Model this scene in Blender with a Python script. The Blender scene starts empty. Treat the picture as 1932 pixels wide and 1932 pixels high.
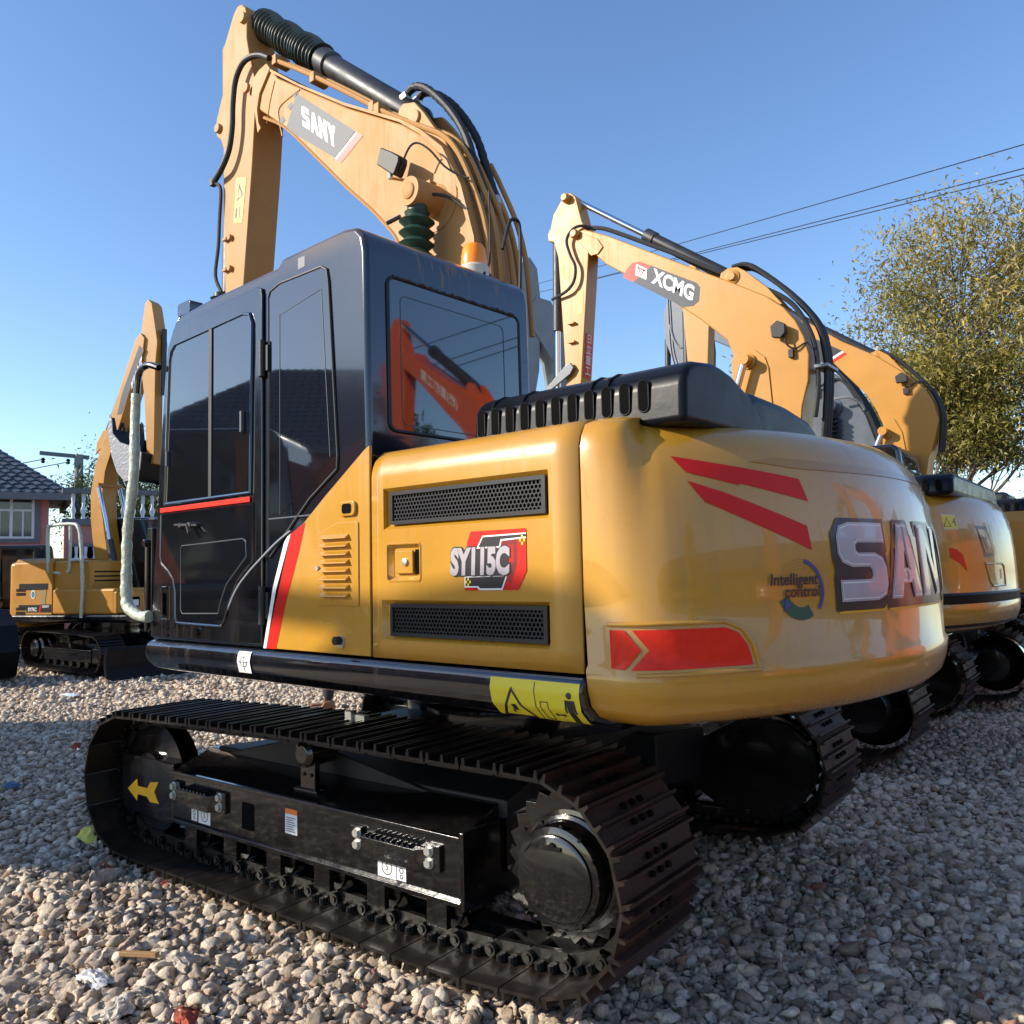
import bpy, bmesh, math, random
import numpy as np
from mathutils import Vector, Matrix
from mathutils.geometry import tessellate_polygon
random.seed(7); RNG = np.random.default_rng(7)
sc = bpy.context.scene; COL = sc.collection
PI = math.pi; R = math.radians

# ------------------------------------------------------------------ camera, world, sun, exposure
cd = bpy.data.cameras.new('camera'); cam = bpy.data.objects.new('camera', cd); COL.objects.link(cam)
cd.sensor_width = 36; cd.lens = 1580.25 / 1932 * 36; cd.clip_start = 0.05; cd.clip_end = 3000
_a, _b, _r = R(127.34393803), R(3.93861257), R(-1.19211494)
F = Vector((math.cos(_a)*math.cos(_b), math.sin(_a)*math.cos(_b), math.sin(_b)))
Rt = Vector((math.sin(_a), -math.cos(_a), 0)); Up = Rt.cross(F)
R2 = Rt*math.cos(_r) + Up*math.sin(_r); U2 = -Rt*math.sin(_r) + Up*math.cos(_r)
CAM = Vector((2.61376732, -3.52738184, 1.5369502))
m = Matrix((R2, U2, -F)).transposed().to_4x4(); m.translation = CAM
cam.matrix_world = m
sc.camera = cam
SUN_AZ = math.atan2(-0.743, -0.669); SUN_EL = R(25)          # direction TO the sun
w = bpy.data.worlds.new('World'); sc.world = w; w.use_nodes = True
nt = w.node_tree; bg = nt.nodes['Background']
sky = nt.nodes.new('ShaderNodeTexSky'); sky.sky_type = 'NISHITA'; sky.sun_disc = False
sky.sun_elevation = SUN_EL; sky.sun_rotation = PI/2 - SUN_AZ
sky.air_density = 1.0; sky.dust_density = 0.3; sky.ozone_density = 2.5; sky.altitude = 50
hs = nt.nodes.new('ShaderNodeHueSaturation'); hs.inputs['Saturation'].default_value = 1.10; hs.inputs['Hue'].default_value = .505; nt.links.new(sky.outputs[0], hs.inputs['Color']); nt.links.new(hs.outputs[0], bg.inputs[0]); bg.inputs[1].default_value = 0.15
sl = bpy.data.lights.new('sun', 'SUN'); sl.energy = 4.1; sl.angle = R(0.55); sl.color = (1.0, 0.90, 0.76)
so = bpy.data.objects.new('sun', sl); COL.objects.link(so)
dirv = -Vector((math.cos(SUN_AZ)*math.cos(SUN_EL), math.sin(SUN_AZ)*math.cos(SUN_EL), math.sin(SUN_EL)))
so.rotation_euler = dirv.to_track_quat('-Z', 'Y').to_euler(); so.location = (-10, -12, 12)
sc.view_settings.view_transform = 'Standard'; sc.view_settings.look = 'None'
sc.view_settings.exposure = 0.72; sc.view_settings.gamma = 1

# ------------------------------------------------------------------ materials
def nmat(name, col, rough=0.5, metal=0.0, coat=0.0, var=0.0, scale=6.0, bump=0.0, bscale=60, col2=None, spec=0.5, trans=0.0, streak=None, rvar=0.0, coatr=0.05):
    m = bpy.data.materials.new(name); m.use_nodes = True
    t = m.node_tree; b = t.nodes['Principled BSDF']; L = t.links
    b.inputs['Base Color'].default_value = (*col, 1); b.inputs['Roughness'].default_value = rough
    b.inputs['Metallic'].default_value = metal; b.inputs['Coat Weight'].default_value = coat
    b.inputs['Coat Roughness'].default_value = coatr; b.inputs['Specular IOR Level'].default_value = spec
    if trans: b.inputs['Transmission Weight'].default_value = trans
    tc = t.nodes.new('ShaderNodeTexCoord'); src = tc.outputs['Object']
    if streak:
        mp = t.nodes.new('ShaderNodeMapping'); mp.inputs['Scale'].default_value = streak; L.new(src, mp.inputs[0]); src = mp.outputs[0]
    if var or col2 or rvar:
        n = t.nodes.new('ShaderNodeTexNoise'); n.inputs['Scale'].default_value = scale; n.inputs['Detail'].default_value = 6
        n.inputs['Roughness'].default_value = 0.65
        L.new(src, n.inputs['Vector'])
        if var or col2:
            cr = t.nodes.new('ShaderNodeValToRGB'); e = cr.color_ramp.elements
            e[0].position = 0.35; e[1].position = 0.68
            c2 = col2 if col2 else tuple(min(1, c*(1+var)) for c in col)
            e[0].color = (*[c*(1-var) for c in col], 1); e[1].color = (*c2, 1)
            L.new(n.outputs['Fac'], cr.inputs[0]); L.new(cr.outputs[0], b.inputs['Base Color'])
        if rvar:
            mr = t.nodes.new('ShaderNodeMapRange'); mr.inputs[1].default_value = 0.3; mr.inputs[2].default_value = 0.7
            mr.inputs[3].default_value = max(0.02, rough-rvar); mr.inputs[4].default_value = rough+rvar
            L.new(n.outputs['Fac'], mr.inputs[0]); L.new(mr.outputs[0], b.inputs['Roughness'])
    if bump:
        n2 = t.nodes.new('ShaderNodeTexNoise'); n2.inputs['Scale'].default_value = bscale; n2.inputs['Detail'].default_value = 5
        L.new(tc.outputs['Object'], n2.inputs['Vector'])
        bp = t.nodes.new('ShaderNodeBump'); bp.inputs['Strength'].default_value = bump; bp.inputs['Distance'].default_value = 0.01
        L.new(n2.outputs['Fac'], bp.inputs['Height']); L.new(bp.outputs[0], b.inputs['Normal'])
    return m
M = {}
M['yel'] = nmat('yellow_paint', (0.50, 0.245, 0.022), 0.30, coat=0.6, var=0.05, scale=2.5, bump=0.012, bscale=7, rvar=0.06, coatr=0.03)
M['boomyel'] = nmat('boom_yellow_paint', (0.45, 0.23, 0.07), 0.55, spec=.3, coat=0.0, var=0.06, scale=3, bump=0.05, bscale=25, rvar=0.08, coatr=0.15)  # body yellow made peachier: sky glare on the boom put into the colour
def grime(m, amt=.35):
    t = m.node_tree; L = t.links; b = t.nodes['Principled BSDF']; src = b.inputs['Base Color'].links[0].from_socket
    tc = t.nodes.new('ShaderNodeTexCoord'); mp = t.nodes.new('ShaderNodeMapping'); mp.inputs['Scale'].default_value = (14, 14, 1.2); L.new(tc.outputs['Object'], mp.inputs[0])
    n = t.nodes.new('ShaderNodeTexNoise'); n.inputs['Scale'].default_value = 1.5; n.inputs['Detail'].default_value = 8; n.inputs['Roughness'].default_value = .7; L.new(mp.outputs[0], n.inputs['Vector'])
    n2 = t.nodes.new('ShaderNodeTexNoise'); n2.inputs['Scale'].default_value = 1.1; n2.inputs['Detail'].default_value = 4; L.new(tc.outputs['Object'], n2.inputs['Vector'])
    a = t.nodes.new('ShaderNodeMapRange'); a.inputs[1].default_value = .50; a.inputs[2].default_value = .75; a.inputs[4].default_value = amt; L.new(n.outputs['Fac'], a.inputs[0])
    a2 = t.nodes.new('ShaderNodeMapRange'); a2.inputs[1].default_value = .4; a2.inputs[2].default_value = .65; L.new(n2.outputs['Fac'], a2.inputs[0])
    mu = t.nodes.new('ShaderNodeMath'); mu.operation = 'MULTIPLY'; L.new(a.outputs[0], mu.inputs[0]); L.new(a2.outputs[0], mu.inputs[1])
    mx = t.nodes.new('ShaderNodeMixRGB'); mx.inputs[2].default_value = (.22,.15,.09,1); L.new(mu.outputs[0], mx.inputs[0]); L.new(src, mx.inputs[1]); L.new(mx.outputs[0], b.inputs['Base Color'])
    r0 = b.inputs['Roughness'].links[0].from_socket if b.inputs['Roughness'].links else None
    if r0:
        ad = t.nodes.new('ShaderNodeMath'); ad.operation = 'ADD'; L.new(r0, ad.inputs[0]); L.new(mu.outputs[0], ad.inputs[1]); L.new(ad.outputs[0], b.inputs['Roughness'])
    return m
grime(M['yel'], .30); grime(M['boomyel'], .25)
M['yel2'] = nmat('bright_yellow_paint', (0.48, 0.215, 0.02), 0.42, coat=0.15, var=0.05, scale=3, bump=0.03, bscale=20, rvar=0.06)
M['blk'] = nmat('gloss_black_paint', (0.006, 0.0065, 0.009), 0.16, coat=1.0, var=0.2, scale=5, bump=0.03, bscale=14, rvar=0.06, coatr=0.04)
M['frm'] = nmat('black_frame_paint', (0.005, 0.0045, 0.0045), 0.17, coat=0.8, var=0.3, scale=12, bump=0.08, bscale=35, rvar=0.08)
M['shoe'] = nmat('worn_black_shoe', (0.010, 0.007, 0.0055), 0.4, coat=0.1, spec=.35, var=0.3, scale=14, bump=0.06, bscale=60, col2=(0.016, 0.011, 0.009), rvar=0.08)
M['rust'] = nmat('rusty_shoe_face', (0.030, 0.012, 0.008), 0.62, spec=.25, var=0.4, scale=11, bump=0.3, bscale=70, col2=(0.050, 0.019, 0.012), rvar=0.12)
grime(M['yel2'], .25); grime(M['blk'], .22); grime(M['frm'], .05); grime(M['shoe'], .12)
M['chain'] = nmat('oily_chain_steel', (0.010, 0.009, 0.008), 0.36, spec=.4, var=.4, scale=20, bump=.2, bscale=50, rvar=.1)
M['glass'] = nmat('dark_tinted_glass', (0.006, 0.007, 0.010), 0.03, coat=1.0, spec=0.8, rvar=0.02, scale=4, coatr=0.01)
M['rub'] = nmat('black_rubber', (0.012, 0.012, 0.012), 0.55, bump=0.1, bscale=80)
M['plas'] = nmat('black_plastic_hood', (0.007, 0.0075, 0.010), 0.34, coat=0.0, spec=.16, var=0.2, scale=8, bump=0.07, bscale=14, rvar=0.08)
M['barrel'] = nmat('dark_grey_barrel', (0.030, 0.029, 0.030), 0.45, coat=0.15, var=0.2, scale=9, rvar=0.1)
M['chr'] = nmat('chrome_rod', (0.75, 0.77, 0.8), 0.12, metal=1.0)
M['bolt'] = nmat('zinc_bolt', (0.55, 0.55, 0.5), 0.35, metal=0.7)
M['red'] = nmat('red_vinyl', (0.60, 0.014, 0.008), 0.4, spec=.25)
M['redtape'] = nmat('red_reflective_tape', (0.75, 0.024, 0.006), 0.38, spec=.3, var=0.08, scale=40)
M['wht'] = nmat('white_vinyl', (0.78, 0.78, 0.76), 0.4)
M['gry'] = nmat('grey_vinyl', (0.075, 0.085, 0.10), 0.5, spec=.3)
M['lgry'] = nmat('silver_letter_vinyl', (0.42, 0.38, 0.40), 0.3, coat=0.5, var=0.1, scale=2)
M['dk'] = nmat('dark_vinyl', (0.02, 0.018, 0.02), 0.35, coat=0.3)
M['wyel'] = nmat('warning_yellow_vinyl', (0.74, 0.60, 0.03), 0.4)
M['oyel'] = nmat('pale_yellow_sticker', (0.80, 0.45, 0.05), 0.45)
M['org'] = nmat('orange_vinyl', (0.8, 0.2, 0.03), 0.4)
M['arrow'] = nmat('arrow_yellow', (0.80, 0.42, 0.02), 0.4)
M['grn'] = nmat('dark_green_rubber', (0.018, 0.055, 0.035), 0.45, var=0.3, scale=20)
M['bell'] = nmat('black_green_bellows', (0.010, 0.022, 0.017), 0.35, coat=0.2)
M['amb'] = nmat('amber_lens', (1.0, 0.27, 0.0), 0.3, coat=0.3)
M['cream'] = nmat('cream_plastic', (0.62, 0.56, 0.44), 0.4)
M['foam'] = nmat('greenish_foam_wrap', (0.50, 0.54, 0.42), 0.35, coat=0.3, var=0.25, scale=30, bump=0.8, bscale=45)
M['orng'] = nmat('orange_red_paint', (0.75, 0.12, 0.02), 0.3, coat=0.5, var=0.08)
M['dgry'] = nmat('dark_grey_machine_paint', (0.085, 0.10, 0.12), 0.35, coat=0.4, var=0.12, bump=0.05)
M['gbr'] = nmat('light_grey_machine_paint', (0.22, 0.23, 0.24), 0.4, coat=0.2, var=0.1)
M['wrap'] = nmat('white_plastic_wrap', (0.36, 0.37, 0.38), 0.3, coat=0.5, bump=0.8, bscale=20)
M['green_em'] = nmat('green_emblem', (0.015, 0.10, 0.06), 0.4)
M['blue_em'] = nmat('blue_emblem', (0.04, 0.07, 0.25), 0.4)
M['gold'] = nmat('gold_line', (0.75, 0.42, 0.03), 0.3)
M['inner'] = nmat('hole_black', (0.002, 0.002, 0.002), 0.9, spec=0.1)
def cab_mat():                                   # black paint with dried mud runs below the roof edge
    m = nmat('cab_black_with_dust_runs', (0.006, 0.008, 0.014), 0.15, coat=1.0, bump=0.03, bscale=12, coatr=0.04)
    t = m.node_tree; L = t.links; b = t.nodes['Principled BSDF']
    tc = t.nodes.new('ShaderNodeTexCoord'); mp = t.nodes.new('ShaderNodeMapping'); mp.inputs['Scale'].default_value = (26, 26, 0.7)
    L.new(tc.outputs['Object'], mp.inputs[0]); n = t.nodes.new('ShaderNodeTexNoise'); n.inputs['Scale'].default_value = 1.6; n.inputs['Detail'].default_value = 3
    L.new(mp.outputs[0], n.inputs['Vector'])
    s = t.nodes.new('ShaderNodeSeparateXYZ'); L.new(tc.outputs['Object'], s.inputs[0])
    def mr(a, i0, i1): 
        q = t.nodes.new('ShaderNodeMapRange'); q.inputs[1].default_value = i0; q.inputs[2].default_value = i1; L.new(a, q.inputs[0]); return q.outputs[0]
    def mul(a, c):
        q = t.nodes.new('ShaderNodeMath'); q.operation = 'MULTIPLY'; L.new(a, q.inputs[0]); L.new(c, q.inputs[1]); return q.outputs[0]
    g = mul(mul(mr(n.outputs['Fac'], 0.575, 0.63), mr(s.outputs['Z'], 2.735, 2.79)), mul(mr(s.outputs['X'], 0.17, 0.21), mr(s.outputs['Y'], -1.02, -0.98)))
    n3 = t.nodes.new('ShaderNodeTexNoise'); n3.inputs['Scale'].default_value = 3; n3.inputs['Detail'].default_value = 8
    L.new(tc.outputs['Object'], n3.inputs['Vector'])
    top = mr(s.outputs['Z'], 2.86, 2.95)
    d = mul(top, mr(n3.outputs['Fac'], 0.2, 0.8))
    mx = t.nodes.new('ShaderNodeMath'); mx.operation = 'MAXIMUM'; L.new(g, mx.inputs[0]); L.new(d, mx.inputs[1])
    mix = t.nodes.new('ShaderNodeMixRGB'); mix.inputs[1].default_value = (0.006, 0.008, 0.014, 1); mix.inputs[2].default_value = (0.16, 0.12, 0.09, 1)
    L.new(mx.outputs[0], mix.inputs[0]); L.new(mix.outputs[0], b.inputs['Base Color'])
    c = t.nodes.new('ShaderNodeMath'); c.operation = 'SUBTRACT'; c.inputs[0].default_value = 1.0; L.new(mx.outputs[0], c.inputs[1]); L.new(c.outputs[0], b.inputs['Coat Weight'])
    return m
M['cab'] = cab_mat()

# ------------------------------------------------------------------ mesh helpers
class MB:
    def __init__(s): s.v = []; s.f = []; s.mi = []
    def add(s, vs, fs, mi=0):
        k = len(s.v); s.v += [tuple(v) for v in vs]; s.f += [tuple(i+k for i in f) for f in fs]; s.mi += [mi]*len(fs); return s
    def box(s, x0, x1, y0, y1, z0, z1, mi=0):
        return s.add([(x, y, z) for x in (x0, x1) for y in (y0, y1) for z in (z0, z1)],
                     [(0,1,3,2), (4,6,7,5), (0,4,5,1), (2,3,7,6), (0,2,6,4), (1,5,7,3)], mi)
    def obox(s, c, h, rot, mi=0):
        c = Vector(c); pts = [c + rot @ Vector((a*h[0], b*h[1], d*h[2])) for a in (-1,1) for b in (-1,1) for d in (-1,1)]
        return s.add(pts, [(0,1,3,2), (4,6,7,5), (0,4,5,1), (2,3,7,6), (0,2,6,4), (1,5,7,3)], mi)
    def beam(s, p0, p1, wd, ht, mi=0):
        p0 = Vector(p0); p1 = Vector(p1); d = (p1-p0); q = d.to_track_quat('X', 'Z').to_matrix()
        return s.obox((p0+p1)/2, (d.length/2, wd/2, ht/2), q, mi)
    def prism(s, pts, a0, a1, ax='y', mi=0, mic=None):
        n = len(pts)
        def P(p, a): return {'y': (p[0], a, p[1]), 'z': (p[0], p[1], a), 'x': (a, p[0], p[1])}[ax]
        vs = [P(p, a0) for p in pts] + [P(p, a1) for p in pts]
        s.add(vs, [tuple(range(n)), tuple(range(2*n-1, n-1, -1))], mi if mic is None else mic)
        k = len(s.v)-2*n
        s.f += [(k+i, k+(i+1) % n, k+n+(i+1) % n, k+n+i) for i in range(n)]; s.mi += [mi]*n
        return s
    def cyl(s, p0, p1, r0, r1=None, n=18, mi=0, caps=True):
        r1 = r0 if r1 is None else r1; p0 = Vector(p0); p1 = Vector(p1); d = (p1-p0).normalized()
        a = d.orthogonal().normalized(); b = d.cross(a)
        vs = [p0 + (a*math.cos(t)+b*math.sin(t))*r0 for t in [2*PI*i/n for i in range(n)]] + [p1 + (a*math.cos(t)+b*math.sin(t))*r1 for t in [2*PI*i/n for i in range(n)]]
        fs = [(i, (i+1) % n, n+(i+1) % n, n+i) for i in range(n)]
        if caps: fs += [tuple(range(n-1, -1, -1)), tuple(range(n, 2*n))]
        return s.add(vs, fs, mi)
    def lathe(s, p0, d, prof, n=24, mi=0):
        p0 = Vector(p0); d = Vector(d).normalized(); a = d.orthogonal().normalized(); b = d.cross(a); k = len(prof)
        vs = [p0 + d*t + (a*math.cos(q)+b*math.sin(q))*max(r, 1e-4) for (t, r) in prof for q in [2*PI*i/n for i in range(n)]]
        fs = [(j*n+i, j*n+(i+1) % n, (j+1)*n+(i+1) % n, (j+1)*n+i) for j in range(k-1) for i in range(n)]
        fs += [tuple(range(n-1, -1, -1)), tuple((k-1)*n+i for i in range(n))]
        return s.add(vs, fs, mi)
    def tube(s, path, r, n=8, mi=0, sm=4, rj=0.0):
        P = [Vector(p) for p in path]
        if sm and len(P) > 2:
            Q = []
            for i in range(len(P)-1):
                a = P[max(i-1, 0)]; b = P[i]; c = P[i+1]; d = P[min(i+2, len(P)-1)]
                for k in range(sm):
                    t = k/sm; Q.append(0.5*((2*b)+(c-a)*t+(2*a-5*b+4*c-d)*t*t+(3*b-a-3*c+d)*t**3))
            P = Q+[P[-1]]
        k = len(P); vs = []; up = None
        for i in range(k):
            d = (P[min(i+1, k-1)]-P[max(i-1, 0)]).normalized()
            up = d.orthogonal().normalized() if up is None else (up - d*up.dot(d)).normalized()
            b = d.cross(up); rr = r(i/(k-1)) if callable(r) else r
            if rj: rr *= 1+random.uniform(-rj, rj)
            vs += [P[i]+(up*math.cos(q)+b*math.sin(q))*rr for q in [2*PI*j/n for j in range(n)]]
        fs = [(j*n+i, j*n+(i+1) % n, (j+1)*n+(i+1) % n, (j+1)*n+i) for j in range(k-1) for i in range(n)]
        fs += [tuple(range(n-1, -1, -1)), tuple((k-1)*n+i for i in range(n))]
        return s.add(vs, fs, mi)
    def flat(s, polys, fn, mi=0):
        for p in polys: s.add([fn(*q) for q in p], [tuple(t) for t in tessellate_polygon([[Vector((q[0], q[1], 0)) for q in p]])] if len(p) > 4 else [tuple(range(len(p)))], mi)
        return s
    def mesh2(s, vf, fn, mi=0):
        return s.add([fn(*q) for q in vf[0]], vf[1], mi)
    def build(s, name, mats, parent=None, bevel=0, seg=2, ang=35, rec=True, loc=None, rz=0):
        me = bpy.data.meshes.new(name); me.from_pydata([tuple(v) for v in s.v], [], s.f)
        for mt in (mats if isinstance(mats, (list, tuple)) else [mats]): me.materials.append(mt)
        me.polygons.foreach_set('material_index', s.mi)
        if rec:
            bm = bmesh.new(); bm.from_mesh(me); bmesh.ops.recalc_face_normals(bm, faces=bm.faces); bm.to_mesh(me); bm.free()
        me.polygons.foreach_set('use_smooth', [True]*len(me.polygons))
        if not bevel: me.set_sharp_from_angle(angle=R(ang))
        me.update(); o = bpy.data.objects.new(name, me); COL.objects.link(o)
        if bevel:
            b = o.modifiers.new('bevel', 'BEVEL'); b.width = bevel; b.segments = seg; b.limit_method = 'ANGLE'; b.angle_limit = R(28); b.harden_normals = True
        if parent: o.parent = parent
        if loc: o.location = loc
        if rz: o.rotation_euler.z = rz
        return o
def tag(o, label=None, cat=None, group=None, kind=None):
    for k, v in (('label', label), ('category', cat), ('group', group), ('kind', kind)):
        if v: o[k] = v
    return o
def thing(name, label, cat, loc=(0,0,0), rz=0, group=None):
    o = bpy.data.objects.new(name, None); COL.objects.link(o); o.location = loc; o.rotation_euler.z = rz
    o.empty_display_size = 0.2
    return tag(o, label, cat, group)
def text2d(s, size=1.0, bold=0.0, sx=1.0):
    c = bpy.data.curves.new('t', 'FONT'); c.body = s; c.size = size; c.offset = bold; c.align_x = 'CENTER'; c.align_y = 'CENTER'; c.resolution_u = 3
    o = bpy.data.objects.new('t', c); COL.objects.link(o); dg = bpy.context.evaluated_depsgraph_get()
    me = bpy.data.meshes.new_from_object(o.evaluated_get(dg)); vs = [(v.co.x*sx, v.co.y) for v in me.vertices]; fs = [tuple(p.vertices) for p in me.polygons]
    bpy.data.objects.remove(o); bpy.data.curves.remove(c); bpy.data.meshes.remove(me)
    return vs, fs
def plane(o, u, v):
    o = Vector(o); u = Vector(u); v = Vector(v)
    return lambda x, y: o + u*x + v*y
def side(y, mir=False): return lambda x, z: Vector((x, y, z))
LET = {'S': [[(1,1),(.25,1),(.07,.95),(0,.82),(0,.6),(.07,.49),(.25,.43),(.6,.43),(.65,.39),(.65,.31),(.6,.27),(0,.27),(0,0),(.75,0),(.93,.06),(1,.2),(1,.42),(.92,.55),(.75,.61),(.4,.61),(.35,.64),(.35,.71),(.4,.74),(1,.74)]],
 'A': [[(0,0),(.34,1),(.5,1),(.5,.66),(.43,.4),(.5,.4),(.5,.2),(.37,.2),(.31,0)], [(1,0),(.66,1),(.5,1),(.5,.66),(.57,.4),(.5,.4),(.5,.2),(.63,.2),(.69,0)]],
 'N': [[(0,0),(0,1),(.32,1),(.68,.42),(.68,1),(1,1),(1,0),(.7,0),(.32,.6),(.32,0)]],
 'Y': [[(.34,0),(.34,.4),(0,1),(.36,1),(.5,.68),(.64,1),(1,1),(.66,.4),(.66,0)]]}
def grow(p, d):
    a = sum(p[i][0]*p[(i+1) % len(p)][1]-p[(i+1) % len(p)][0]*p[i][1] for i in range(len(p))); s = 1 if a > 0 else -1
    out = []
    for i in range(len(p)):
        a = Vector(p[i-1]); b = Vector(p[i]); c = Vector(p[(i+1) % len(p)]); e = (b-a).normalized(); f = (c-b).normalized()
        n = (Vector((e.y, -e.x))+Vector((f.y, -f.x))); n = n.normalized()/max(.45, n.length/2) if n.length > 1e-6 else n
        q = b+n*d*s; out.append((q.x, q.y))
    return out
def word(wd, x, y, lw, h, gap=0.06, g=0.0):
    out = []
    for i, ch in enumerate(wd):
        for p in LET[ch]: 
            q = [(x+(i*(1+gap)+a)*lw, y+b*h) for a, b in p]
            out.append(grow(q, g) if g else q)
    return out
def subdiv(polys, step):                         # cut flat polygons along x so that they can be wrapped round a curve
    bm = bmesh.new()
    for p in polys:
        vv = [bm.verts.new((a, b, 0)) for a, b in p]
        for t in tessellate_polygon([[Vector((a, b, 0)) for a, b in p]]):
            try: bm.faces.new([vv[i] for i in t])
            except Exception: pass
    xs = [v.co.x for v in bm.verts]; x = math.floor(min(xs)/step)*step
    while x < max(xs):
        bmesh.ops.bisect_plane(bm, geom=bm.verts[:]+bm.edges[:]+bm.faces[:], plane_co=(x, 0, 0), plane_no=(1, 0, 0)); x += step
    bm.verts.index_update(); r = [(v.co.x, v.co.y) for v in bm.verts], [tuple(v.index for v in f.verts) for f in bm.faces]; bm.free(); return r

# ------------------------------------------------------------------ tracks
def hull_path(circ, zoff=0):
    pts = [(cx+r*math.cos(t), cz+r*math.sin(t)) for cx, cz, r in circ for t in [2*PI*i/96 for i in range(96)]]
    pts = sorted(set(pts))
    def half(ps):
        h = []
        for p in ps:
            while len(h) > 1 and (h[-1][0]-h[-2][0])*(p[1]-h[-2][1])-(h[-1][1]-h[-2][1])*(p[0]-h[-2][0]) <= 0: h.pop()
            h.append(p)
        return h
    a = half(pts); b = half(pts[::-1]); return a[:-1]+b[:-1]
def track_frames(circ, n, anchor=None):
    P = hull_path(circ); P.append(P[0]); L = [0]
    for i in range(len(P)-1): L.append(L[-1]+math.dist(P[i], P[i+1]))
    tot = L[-1]; out = []
    def at(s):
        s %= tot
        for i in range(len(L)-1):
            if L[i+1] >= s: t = (s-L[i])/max(1e-9, L[i+1]-L[i]); return Vector((P[i][0]+(P[i+1][0]-P[i][0])*t, P[i][1]+(P[i+1][1]-P[i][1])*t))
    ph = 0
    if anchor: i = min(range(len(P)), key=lambda i: math.dist(P[i], anchor)); ph = L[i]
    for k in range(n):
        a = at(ph+tot*k/n); b = at(ph+tot*(k+1)/n); out.append((a, b))
    return out
def shoe_mb(mb, a, b, y0, y1, gh=0.024, mo=0, mi=1, gr=3, me_=None):
    c = (a+b)/2; t = (b-a).normalized(); nrm = Vector((t.y, -t.x)); h = (b-a).length/2*0.96     # hull runs counter-clockwise: normal points outward
    def P(u, w_, y): q = c+t*u+nrm*w_; return (q.x, y, q.y)
    def bx(u0, u1, w0, w1, m_, tp=0.0):
        vs = [P(u, w_, y) for y in (y0, y1) for (u, w_) in ((u0, w0), (u1, w0), (u1-tp, w1), (u0+tp, w1))]
        mb.add(vs, [(0,1,2,3), (7,6,5,4), (0,4,5,1), (1,5,6,2), (2,6,7,3), (3,7,4,0)], m_)
        if me_ is not None: mb.mi[-6] = mb.mi[-5] = me_; mb.mi[-4] = me_ if w0 < 0 else m_
    bx(-h, h, -0.012, 0.0, mo); 
    for i in range(gr):
        u = (-0.86+1.72*i/(gr-1))*h if gr > 1 else 0; bx(u-0.008, u+0.008, 0.0, gh, mo, 0.003)
    if mi is not None:
        for y in ((y0+y1)/2-0.05, (y0+y1)/2+0.05):
            for u in (-0.035, 0.035):
                q = c+t*u; q2 = c+t*u-nrm*0.03
                mb.cyl((q.x, y, q.y), (q2.x, y, q2.y), 0.011, n=6, mi=mi)
    return mb

# ------------------------------------------------------------------ generic front end: boom, stick, cylinders
def front_end(root, P, rz=0, detail=True):
    """P holds outlines in the machine's own x-z plane (forward is -x)"""
    y0, y1 = P.get('by', (-0.2, 0.14)); bm_ = P['paint']; a0, a1 = P.get('ay', (y0+0.04, y1-0.06))
    boom = MB().prism(P['boom'], y0, y1).build('boom', bm_, root, bevel=0.012, rz=rz)
    if P.get('arm'):
        arm = MB().prism(P['arm'], a0, a1).build('dipper_arm', bm_, root, bevel=0.010, rz=rz)
    else: arm = None
    yc = (y0+y1)/2
    if P.get('lug'):
        MB().prism(P['lug'], yc-0.13, yc-0.09).prism(P['lug'], yc+0.09, yc+0.13).build('cylinder_lug', bm_, boom, bevel=0.006)
    if P.get('cyl'):
        (p0, p1, f) = P['cyl']; p0 = Vector((p0[0], yc, p0[1])); p1 = Vector((p1[0], yc, p1[1])); mid = p0.lerp(p1, f); rr = P.get('cr', 0.06)
        c = MB().lathe(mid, p1-mid, [(0, rr*1.2), (0.12, rr*1.2), (0.13, rr), ((p1-mid).length-0.06, rr), ((p1-mid).length, rr*0.6)], 20).build('arm_cylinder', M['barrel'], root, rz=rz)
        if P.get('bell'):
            L = (mid-p0).length; n = 26; pr = []
            n = 21
            for i in range(n):
                t = i/n*L; k_ = 1+.06*math.sin(i*.9); pr += [(t, rr*1.02*k_), (t+L/n*.42, rr*1.50*k_), (t+L/n*.58, rr*1.50*k_)]
            MB().lathe(p0, mid-p0, pr, 22).build('bellows', M['bell'], c)
        else: MB().cyl(p0, mid, rr*0.5).build('rod', M['chr'], c)
    if P.get('bcyl'):
        (p0, p1, f) = P['bcyl']; p0 = Vector((p0[0], 0, p0[1])); p1 = Vector((p1[0], 0, p1[1])); rr = P.get('br', 0.06)
        for sy in (-1, 1):
            yy = y0-0.1 if sy < 0 else y1+0.1
            a = Vector((p0.x, yy, p0.z)); b = Vector((p1.x, yy, p1.z)); mid = a.lerp(b, f)
            c = MB().cyl(a, mid, rr).build('boom_cylinder', M['barrel'], root, rz=rz); MB().cyl(mid, b, rr*0.55).build('rod', M['chr'], c)
            MB().cyl((b.x, yy+.045*sy, b.z), (b.x, yc, b.z), 0.05).build('boss', bm_, boom)
    if P.get('kcyl'):
        (p0, p1, f) = P['kcyl']; p0 = Vector((p0[0], yc, p0[1])); p1 = Vector((p1[0], yc, p1[1])); mid = p0.lerp(p1, f)
        c = MB().cyl(p0, mid, 0.055).build('bucket_cylinder', M['barrel'], root, rz=rz); MB().cyl(mid, p1, 0.03).build('rod', M['chr'], c)
    for (x, z) in P.get('pins', []):
        MB().cyl((x, y0-0.03, z), (x, y1+0.03, z), 0.045).build('pin', bm_, boom)
    return boom, arm

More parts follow.
